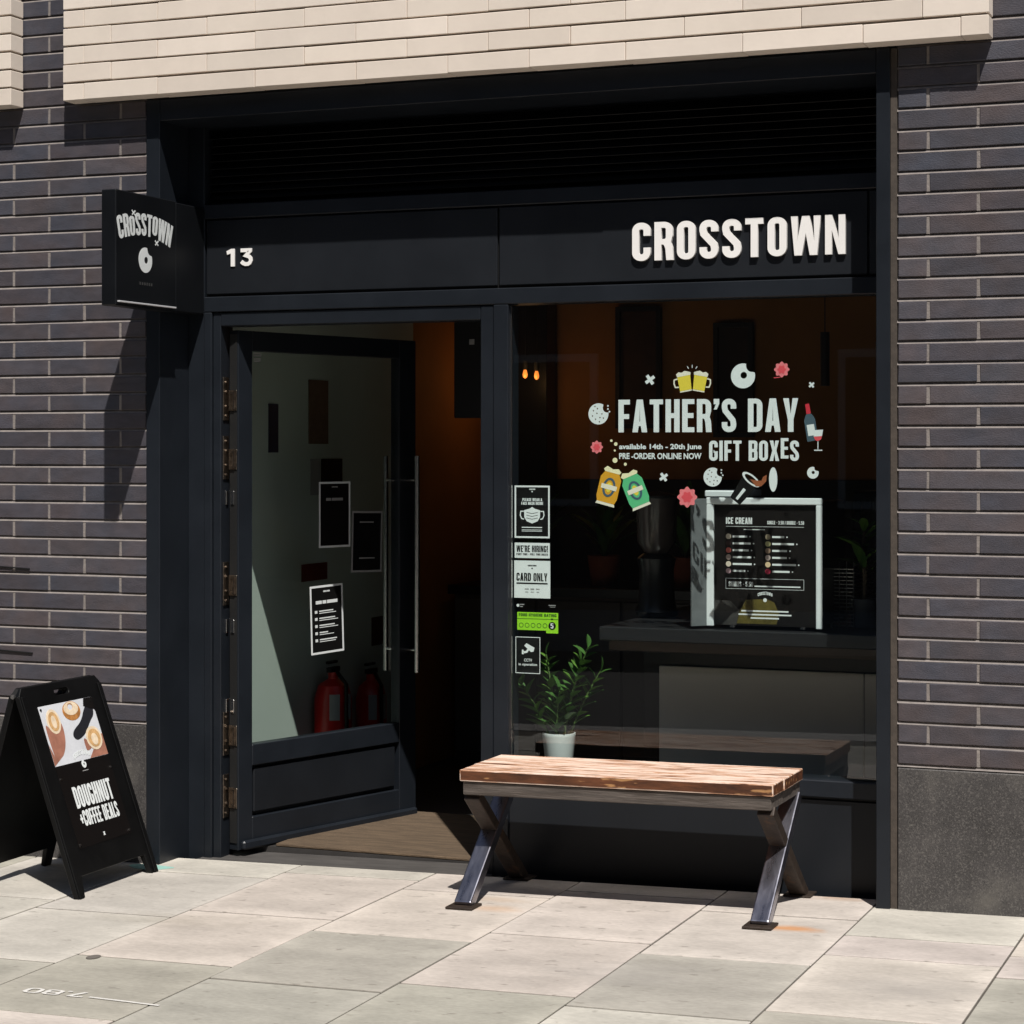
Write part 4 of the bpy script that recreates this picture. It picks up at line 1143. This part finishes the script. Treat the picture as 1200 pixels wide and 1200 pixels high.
for k in range(3):
    B().poly([stroke([(-1.513, 1.387 - k * .011), (-1.489, 1.382 - k * .011), (-1.465, 1.387 - k * .011)], .0018)], lambda p, q, dd: (p, YV - .0010 + dd, q)).build('fold', INK, s1)
lines(s1, [(-1.533, -1.447, 1.326, .0035), (-1.533, -1.447, 1.317, .002), (-1.533, -1.447, 1.312, .002)], VINYL, fp)
s2_ = sheet('notice', -1.563, -1.415, 1.207, 1.267, PAPERW, "white strip notice reading WE'RE HIRING!")
caps(s2_, "WE'RE HIRING!", fp, -1.555, 1.231, .132, .0255, INK)
caps(s2_, 'PART TIME - FULL TIME ROLES', fp, -1.555, 1.218, .132, .008, INK, gap=.1)
s3 = sheet('notice', -1.565, -1.413, 1.050, 1.197, PAPERW, 'white notice reading CARD ONLY')
caps(s3, 'CARD ONLY', fp, -1.555, 1.117, .130, .0315, INK)
lines(s3, [(-1.555, -1.424, 1.105, .0055)], INK, fp, 'underline')
caps(s3, 'CROSSTOWN', fp, -1.507, 1.175, .036, .0055, INK)
B().poly([ell(-1.489, 1.1665, .003, n=10)], fp).build('symbol', INK, s3)
lines(s3, [(-1.52, -1.503, 1.0835, .004), (-1.496, -1.48, 1.082, .006), (-1.473, -1.457, 1.0835, .004), (-1.518, -1.505, 1.0725, .003), (-1.495, -1.482, 1.0725, .003), (-1.47, -1.46, 1.0725, .003)], GREY_PRINT, fp)
s4 = tag(lines(None, [(-1.541, -1.522, 1.022, .004), (-1.541, -1.528, 1.014, .003), (-1.42, -1.39, 1.022, .003), (-1.415, -1.392, 1.016, .002)], GREY_PRINT, vm, 'logo_sticker'), 'faint small grey print between the card and rating stickers', 'sticker')
B().poly([ell(-1.549, 1.02, .006, n=12)], vm).build('symbol', VINYL, s4)
s5 = sheet('sticker', -1.552, -1.38, .924, .994, LIME, 'bright green FOOD HYGIENE RATING sticker showing five', 'sticker')
B().poly([[(-1.43, .914), (-1.38, .914), (-1.38, .9238), (-1.43, .9238)]], lambda p, q, dd: (p, YV + .0002 + dd, q)).build('tab', LIME, s5)
caps(s5, 'FOOD HYGIENE RATING', fp, -1.545, .978, .158, .0115, mat('dark_green_print', (.03, .09, .01), .5))
lines(s5, [(-1.552, -1.38, .968, .0015)], MATS['dark_green_print'], fp, 'rule')
for k in range(5):
    B().poly([ell(-1.535 + k * .025, .943, .0095, n=16), ell(-1.535 + k * .025, .943, .0075, n=16)], fp).build('rating_ring', MATS['dark_green_print'], s5)
B().poly([ell(-1.405, .943, .0155, n=24)], fp).build('rating_disc', INK, s5)
caps(s5, '5', lambda p, q, dd: (p, YV - .0010 + dd, q), -1.411, .933, .012, .02, VINYL)
B().poly([[(-1.41, .972), (-1.4, .972), (-1.405, .965)]], lambda p, q, dd: (p, YV - .0010 + dd, q)).build('pointer', INK, s5)
s6 = sheet('notice', -1.559, -1.455, .753, .897, INK, 'black CCTV in operation notice with white camera symbol')
frame2(s6, -1.559, -1.455, .753, .897, .0025, VINYL, fp)
B().poly([[(-1.522, .862), (-1.513, .872), (-1.479, .855), (-1.483, .84), (-1.494, .838)]], fp).build('camera_symbol', VINYL, s6)
B().poly([stroke([(-1.505, .848), (-1.512, .838), (-1.524, .836)], .008)], fp).build('camera_symbol', VINYL, s6)
B().poly([[(-1.532, .828), (-1.525, .828), (-1.525, .846), (-1.532, .846)]], fp).build('camera_symbol', VINYL, s6)
font_text(s6, 'CCTV', fp, -1.523, .800, .034, .0115, VINYL, bold=.02)
font_text(s6, 'in operation', fp, -1.546, .781, .078, .0125, VINYL, bold=.02)

# ---- posters on the door glass
ca, sa = math.cos(DANG), math.sin(DANG)
def door_sheet(u, z0, w_, h_, m, label, tilt=0, edge=VINYL, y=.0168):
    """sheet on the outer face of the door glass; own axes as the door leaf"""
    o = B().box(0, w_, 0, .0008, 0, h_).build('poster', m, None, keep=True)
    o.location = HINGE + Vector((u * ca - y * sa, u * sa + y * ca, z0 - HINGE.z))
    o.rotation_euler = (0, R(tilt), DANG)
    W[o] = Vector((0, 0, 0))
    tag(o, label, 'poster')
    f = lambda p, q, dd: (p, -.0006 + dd, q)
    if edge: frame2(o, 0, w_, 0, h_, .009, edge, f)
    return o, f
DIMEDGE = mat('grey_border', (.35, .36, .35), .6)
o, f = door_sheet(.497, 1.205, .197, .288, INKB, 'upper black poster with white border on the open door', 0, PAPERW)
caps(o, 'CROSSTOWN', f, .08, .262, .036, .006, GREY_PRINT)
lines(o, [(.045, .075, .205, .012), (.08, .15, .205, .012)], GREY_PRINT, f)
o, f = door_sheet(.70, 1.09, .198, .272, INK, 'middle black poster with thin grey border on the open door', 1.5, MATS['grey_print'])
lines(o, [(.05, .14, .22, .006), (.05, .15, .06, .006)], GREY_PRINT, f)
o, f = door_sheet(.45, .742, .205, .298, INK, 'lower black poster with white border listing steps on the open door', -2, PAPERW)
caps(o, 'CROSSTOWN', f, .083, .268, .04, .007, PAPERW)
rows = [(.035, .072, .218, .014), (.077, .1, .218, .014), (.105, .17, .218, .014)]
for k in range(5):
    z = .178 - k * .031
    rows += [(.028, .043, z, .012), (.055, .055 + random.uniform(.05, .11), z + .006, .005), (.055, .055 + random.uniform(.06, .12), z - .002, .003)]
lines(o, rows, PAPERW, f)
lbl = door_sheet(.10, 2.0, .05, .05, clear_mat('clear_film'), 'small clear sticker with faint print at the top of the door glass', 0, None)
lines(lbl[0], [(.004, .046, .036, .006), (.002, .048, .026, .006), (.004, .046, .012, .006), (.006, .044, .003, .005)], GREY_PRINT, lbl[1])

# ------------------------------------------------------------------ A-board
AB = root('pavement_sign', (-3.230, -.425, gz(-3.21)), R(1.0), local=True)
tag(AB, 'black A-frame pavement sign advertising DOUGHNUT and COFFEE DEALS', 'sign')
AH, AS, AW = .785, .290, .290                       # height, foot spread, half width
ABLK = mat('aboard_black', (.0038, .0038, .004), .46, var=.25, scale=8, rvar=.12, spec=.22)
AINK = mat('aboard_print', (.0065, .0052, .005), .4, spec=.25)
slope_len = math.hypot(AH, AS)
def apan(sg):
    """panel map: p across (+y right seen from +x), q up the slope, d into the board"""
    A_ = AS if sg > 0 else .232
    ux, uz = -sg * (A_ - .012) / slope_len, AH / slope_len
    nx, nz = sg * uz, (A_ - .012) / slope_len
    return lambda p, q, dd: (sg * A_ + ux * q - nx * dd, p, uz * q - nz * dd)
for sg in (1, -1):
    fm = apan(sg)
    out = [(-AW, 0), (-AW + .045, 0), (-AW + .062, .085), (AW - .062, .085), (AW - .045, 0), (AW, 0), (AW - .004, slope_len - .03), (AW - .03, slope_len), (-AW + .03, slope_len), (-AW + .004, slope_len - .03)]
    hole = rrect(-.05, slope_len - .052, .05, slope_len - .028, .011)
    pb = B().poly([out, hole], fm, .022).build('panel' if sg > 0 else 'back_panel', ABLK, AB, .002)
    # raised edge rails
    for s_ in (-1, 1):
        B().poly([[(s_ * (AW - .004), .004), (s_ * (AW - .008), slope_len - .035), (s_ * (AW - .034), slope_len - .035), (s_ * (AW - .03), .004)]], lambda p, q, dd, fm=fm: fm(p, q, dd - .0065), .006).build('edge_rail', ABLK, pb, .0015)
for s_ in (-1, 1):
    B().tube([(0, s_ * (AW + .004) - .004, AH - .03), (0, s_ * (AW + .004) + .004, AH - .03)], .009, 12).build('hinge_bolt', ALU, AB, smooth=True)
# poster on the front panel
fm = apan(1)
PL, PR, PB, PT = -.192, .186, .185, .752
fpo = lambda k: (lambda p, q, dd: fm(p, q, dd - .0012 - k * .0006))
ps = B().poly([[(PL, PB), (PR, PB), (PR, PT), (PL, PT)]], fpo(0), .001).build('poster', AINK, AB)
IM = mat('photo_table', (.66, .68, .72), .4, var=.1, scale=9)
SKIN = mat('photo_skin', (.36, .16, .11), .45, var=.3, scale=16)
LATTE = mat('photo_latte', (.62, .38, .17), .4, var=.35, scale=45)
MILK = mat('photo_milk', (.8, .66, .48), .4, var=.2, scale=40)
DOUGH = mat('photo_dough', (.45, .2, .06), .4, var=.5, scale=40)
SLEEVE = mat('photo_sleeve', (.015, .015, .02), .5)
qI = .512
def soft(pts, n=2):
    for _ in range(n):
        q = []
        for k in range(len(pts)):
            a, b_ = pts[k], pts[(k + 1) % len(pts)]
            q += [(a[0] * .75 + b_[0] * .25, a[1] * .75 + b_[1] * .25), (a[0] * .25 + b_[0] * .75, a[1] * .25 + b_[1] * .75)]
        pts = q
    return pts
B().poly([[(PL, qI), (PR, qI), (PR, PT), (PL, PT)]], fpo(1), .0005).build('photo', IM, ps)
B().poly([[(PL, qI + .002)] + soft([(PL + .02, qI + .004), (PL + .085, qI + .04), (PL + .118, .60), (PL + .128, .655), (PL + .115, .69), (PL + .10, .655), (PL + .05, .64), (PL + .03, .67), (PL + .012, .68), (PL + .012, .60)])[2:-2] + [(PL, .60)]], fpo(2), .0005).build('photo_hand', SKIN, ps)
B().poly([ell(PL + .075, .685, .045, .05)], fpo(3), .0005).build('photo_cup', MILK, ps)
B().poly([ell(PL + .075, .685, .034, .039)], fpo(4), .0005).build('photo_latte', LATTE, ps)
B().poly([ell(PL + .075, .683, .016, .026)], fpo(5), .0005).build('photo_milk', MILK, ps)
B().poly([ell(PL + .215, .712, .062, .039), ell(PL + .212, .728, .017, .012)], fpo(2), .0005).build('photo_doughnut', DOUGH, ps)
B().poly([ell(PL + .215, .722, .05, .027), ell(PL + .212, .73, .019, .014)], fpo(3), .0005).build('photo_icing', MILK, ps)
B().poly([[(PR, PT - .004)] + soft([(PR - .02, PT - .012), (PR - .07, PT - .035), (PR - .12, .662), (PR - .185, .637), (PR - .205, .612), (PR - .18, .590), (PR - .11, .612), (PR - .06, .655), (PR - .01, .685)])[1:-2] + [(PR, .69)]], fpo(3), .0005).build('photo_sleeve', SLEEVE, ps)
B().poly([[(PR, PT - .0005), (PR, .70), (PR - .03, .705), (PR - .075, PT - .03), (PR - .06, PT - .0005)]], fpo(4), .0005).build('photo_sleeve', INKB, ps)
B().poly([[(PR - .13, qI + .001), (PR, qI + .001), (PR, .60)] + soft([(PR - .01, .60), (PR - .06, .575), (PR - .11, .58), (PR - .135, .60), (PR - .14, .57), (PR - .135, qI + .02)])[1:-1]], fpo(2), .0005).build('photo_hand', SKIN, ps)
B().poly([ell(PR - .065, .588, .055, .048)], fpo(4), .0005).build('photo_cup', MILK, ps)
B().poly([ell(PR - .065, .588, .043, .037)], fpo(5), .0005).build('photo_latte', LATTE, ps)
B().poly([ell(PR - .065, .583, .022, .024)], fpo(6), .0005).build('photo_milk', MILK, ps)
caps(ps, 'CROSSTOWN', fpo(3), -.055, .522, .115, .02, VINYL, depth=.0005, bend=lambda X, Z, u, i, py: (X, Z + .012 * (1 - (2 * u - 1) ** 2)))
B().poly([bitten(.0, .497, .0155, .012, .511, .008), ell(.001, .497, .0045, n=12)], fpo(3), .0005).build('symbol', VINYL, ps)
lines(ps, [(-.02, .02, .47, .003)], GREY_PRINT, fpo(1))
caps(ps, 'DOUGHNUT', fpo(1), -.128, .335, .266, .085, VINYL, depth=.0005, t=.17)
caps(ps, '+COFFEE DEALS', fpo(1), -.130, .262, .272, .062, VINYL, depth=.0005, t=.17)
caps(ps, 'X', fpo(1), -.008, .208, .014, .014, VINYL, depth=.0005)
for (p_, q_) in ((PL + .012, PT - .014), (PR - .012, PT - .014), (PL + .012, PB + .014), (PR - .012, PB + .014), (PL + .012, .46), (PR - .012, .46)):
    B().poly([ell(p_, q_, .005, n=12)], fpo(6), .003).build('screw', ALU if q_ < .5 else INK, ps)

# ------------------------------------------------------------------ bench
def wood_grain(nt, c, vec, mp):
    N, Lk = nt.nodes, nt.links
    nz = N.new('ShaderNodeTexNoise'); nz.inputs['Scale'].default_value = 5; nz.inputs['Detail'].default_value = 8; nz.inputs['Roughness'].default_value = .7
    Lk.new(mp, nz.inputs['Vector'])
    cr = N.new('ShaderNodeValToRGB')
    e = cr.color_ramp.elements
    e[0].position = .37; e[0].color = (.10, .04, .018, 1)
    e[1].position = .54; e[1].color = (1, 1, 1, 1)
    a = e.new(.44); a.color = (.66, .43, .29, 1)
    Lk.new(nz.outputs['Fac'], cr.inputs[0])
    mx = N.new('ShaderNodeMix'); mx.data_type = 'RGBA'; mx.blend_type = 'MULTIPLY'; mx.inputs[0].default_value = 1
    Lk.new(c, mx.inputs[6]); Lk.new(cr.outputs[0], mx.inputs[7])
    return mx.outputs[2]
WTOP = mat('worn_bench_top', (.74, .58, .48), .75, var=.22, scale=7, stretch=(.9, 9, 9), bump=.6, bscale=16, extra=wood_grain, darkspots=(7, .64, (.09, .035, .016), .85))
WSIDE = mat('stained_bench_edge', (.095, .032, .0115), .55, var=.8, scale=9, stretch=(.8, 4, 4), bump=.5, bscale=30,
            darkspots=(13, .60, (.48, .25, .10), .75))
WEATH = mat('weathered_rail', (.085, .07, .06), .75, var=.6, scale=8, stretch=(.6, 8, 8), bump=.6, bscale=30,
            darkspots=(9, .55, (.05, .038, .03), .7))
BSTEEL = mat('raw_steel', (.36, .36, .42), .3, 1.0, var=.3, scale=16, stretch=(2, .5, .5), rvar=.12)
RSTEEL = mat('rusty_steel', (.038, .026, .019), .6, .3, var=.5, scale=30, bump=.4, darkspots=(22, .62, (.12, .055, .022), .5))
bx0, bx1, by0, by1, bzt = -1.533, -.348, -.352, .072, .4625
bench = root('bench', (-.94, -.14, gz(-.94)))
tag(bench, 'wooden bench with worn plank top and crossed steel legs in front of the window', 'bench')
ws = [.145, .135, .142]
y = by0
for k, w_ in enumerate(ws):
    b = B().box(bx0 + random.uniform(-.004, .003), bx1 + random.uniform(-.003, .004), y + .0008, y + w_ - .0008, bzt - .042, bzt + random.uniform(-.0015, .001))
    for i in range(6): b.m[i] = 1
    b.m[5] = 0
    me, c = b.mesh('plank', [WTOP, WSIDE], .004, segs=2)
    link('plank', me, bench, c)
    y += w_
rz0, rz1 = bzt - .0425 - .05, bzt - .0425
B().box(bx0 + .012, bx1 - .012, by0 + .008, by0 + .036, rz0, rz1).build('rail', WEATH, bench, .003)
B().box(bx0 + .012, bx1 - .012, by1 - .038, by1 - .010, rz0, rz1).build('rail', WEATH, bench, .003)
for x in (bx0 + .012, bx1 - .042):
    B().box(x, x + .03, by0 + .0365, by1 - .0385, rz0 + .001, rz1 - .001).build('rail', WEATH, bench, .003)
def bar(p, q, wx, wt, name, m, slots=False):
    p, q = Vector(p), Vector(q)
    dv = (q - p); L = dv.length; dv.normalize()
    xa = Vector((1, 0, 0)); ya = dv.cross(xa).normalized()
    mt = Matrix.Translation(p) @ Matrix((xa, ya, dv)).transposed().to_4x4()
    return B().box(-wx / 2, wx / 2, -wt / 2, wt / 2, 0, L, mtx=mt).build(name, m, bench, .005, segs=2)
for X in (-1.492, -.384):
    g = gz(X) - (X + .94) * .011 - .004
    bar((X, -.415, g + .006), (X, .045, rz0 - .002), .066, .042, 'leg', BSTEEL)
    bar((X, .140, g + .006), (X, -.322, rz0 - .002), .062, .040, 'leg', RSTEEL)
    for yy in (-.415, .142):
        B().box(X - .052, X + .052, yy - .05, yy + .05, g + .0015, g + .009).build('foot_plate', RSTEEL, bench, .0015)

bench.rotation_euler.y = -.011
bench.location.z += .004

# ------------------------------------------------------------------ small marks on the pavement
WPAINT = mat('white_road_paint', (.62, .60, .565), .8, var=.2, scale=60)
gm = lambda p, q, dd: (p, q, gz(p) + .0021 - dd)
mk = root('painted_marking', (-2.07, -1.96, gz(-2.07)))
tag(mk, 'small white upside-down painted figures and line on the pavement', 'marking')
def turned(x, y): return (-2.095 - x, -1.945 - y)
tot, L = layout('7.80', .08, .6, .15)
for (ch, x, a, sh) in L:
    for loops in sh:
        B().poly([[turned((x + px) * .105, (py - .5) * .055) for px, py in lp] for lp in loops], gm, .0008).build('figure', WPAINT, mk)
B().poly([stroke([(-2.075, -1.962), (-1.95, -1.972), (-1.815, -1.985)], .011)], gm, .0008).build('line', WPAINT, mk)
TEAL = mat('teal_paint', (.28, .5, .44), .7, var=.15, scale=40)
pts = [(-3.02 + (.095 + .02 * math.sin(3 * a)) * math.cos(a), -.075 + (.055 + .012 * math.cos(2 * a + 1)) * math.sin(a)) for a in [2 * math.pi * k / 24 for k in range(24)]]
tag(B().poly([pts], gm, .0008).build('paint_splash', TEAL, None), 'teal paint splash on the paving at the foot of the left jamb', 'paint')
tag(B().poly([ell(-2.36, -1.50, .022, .03)], gm, .0008).build('gum_mark', mat('gum_grey', (.13, .115, .1), .9), None), 'dark oval gum mark on a slab corner', 'mark')
# two cable ends clipped to the left brick wall
for k, (z, x1) in enumerate(((1.139, -3.645), (.787, -3.63))):
    tag(B().tube([(-4.3, -.004, z + .02), (-3.9, -.005, z + .006), (x1, -.004, z - .006)], .0035, 6).build('cable', INK, None),
        ['thin black cable on the left brick wall, the upper one', 'thin black cable on the left brick wall, the lower one'][k], 'cable', 'cables on the brick wall')
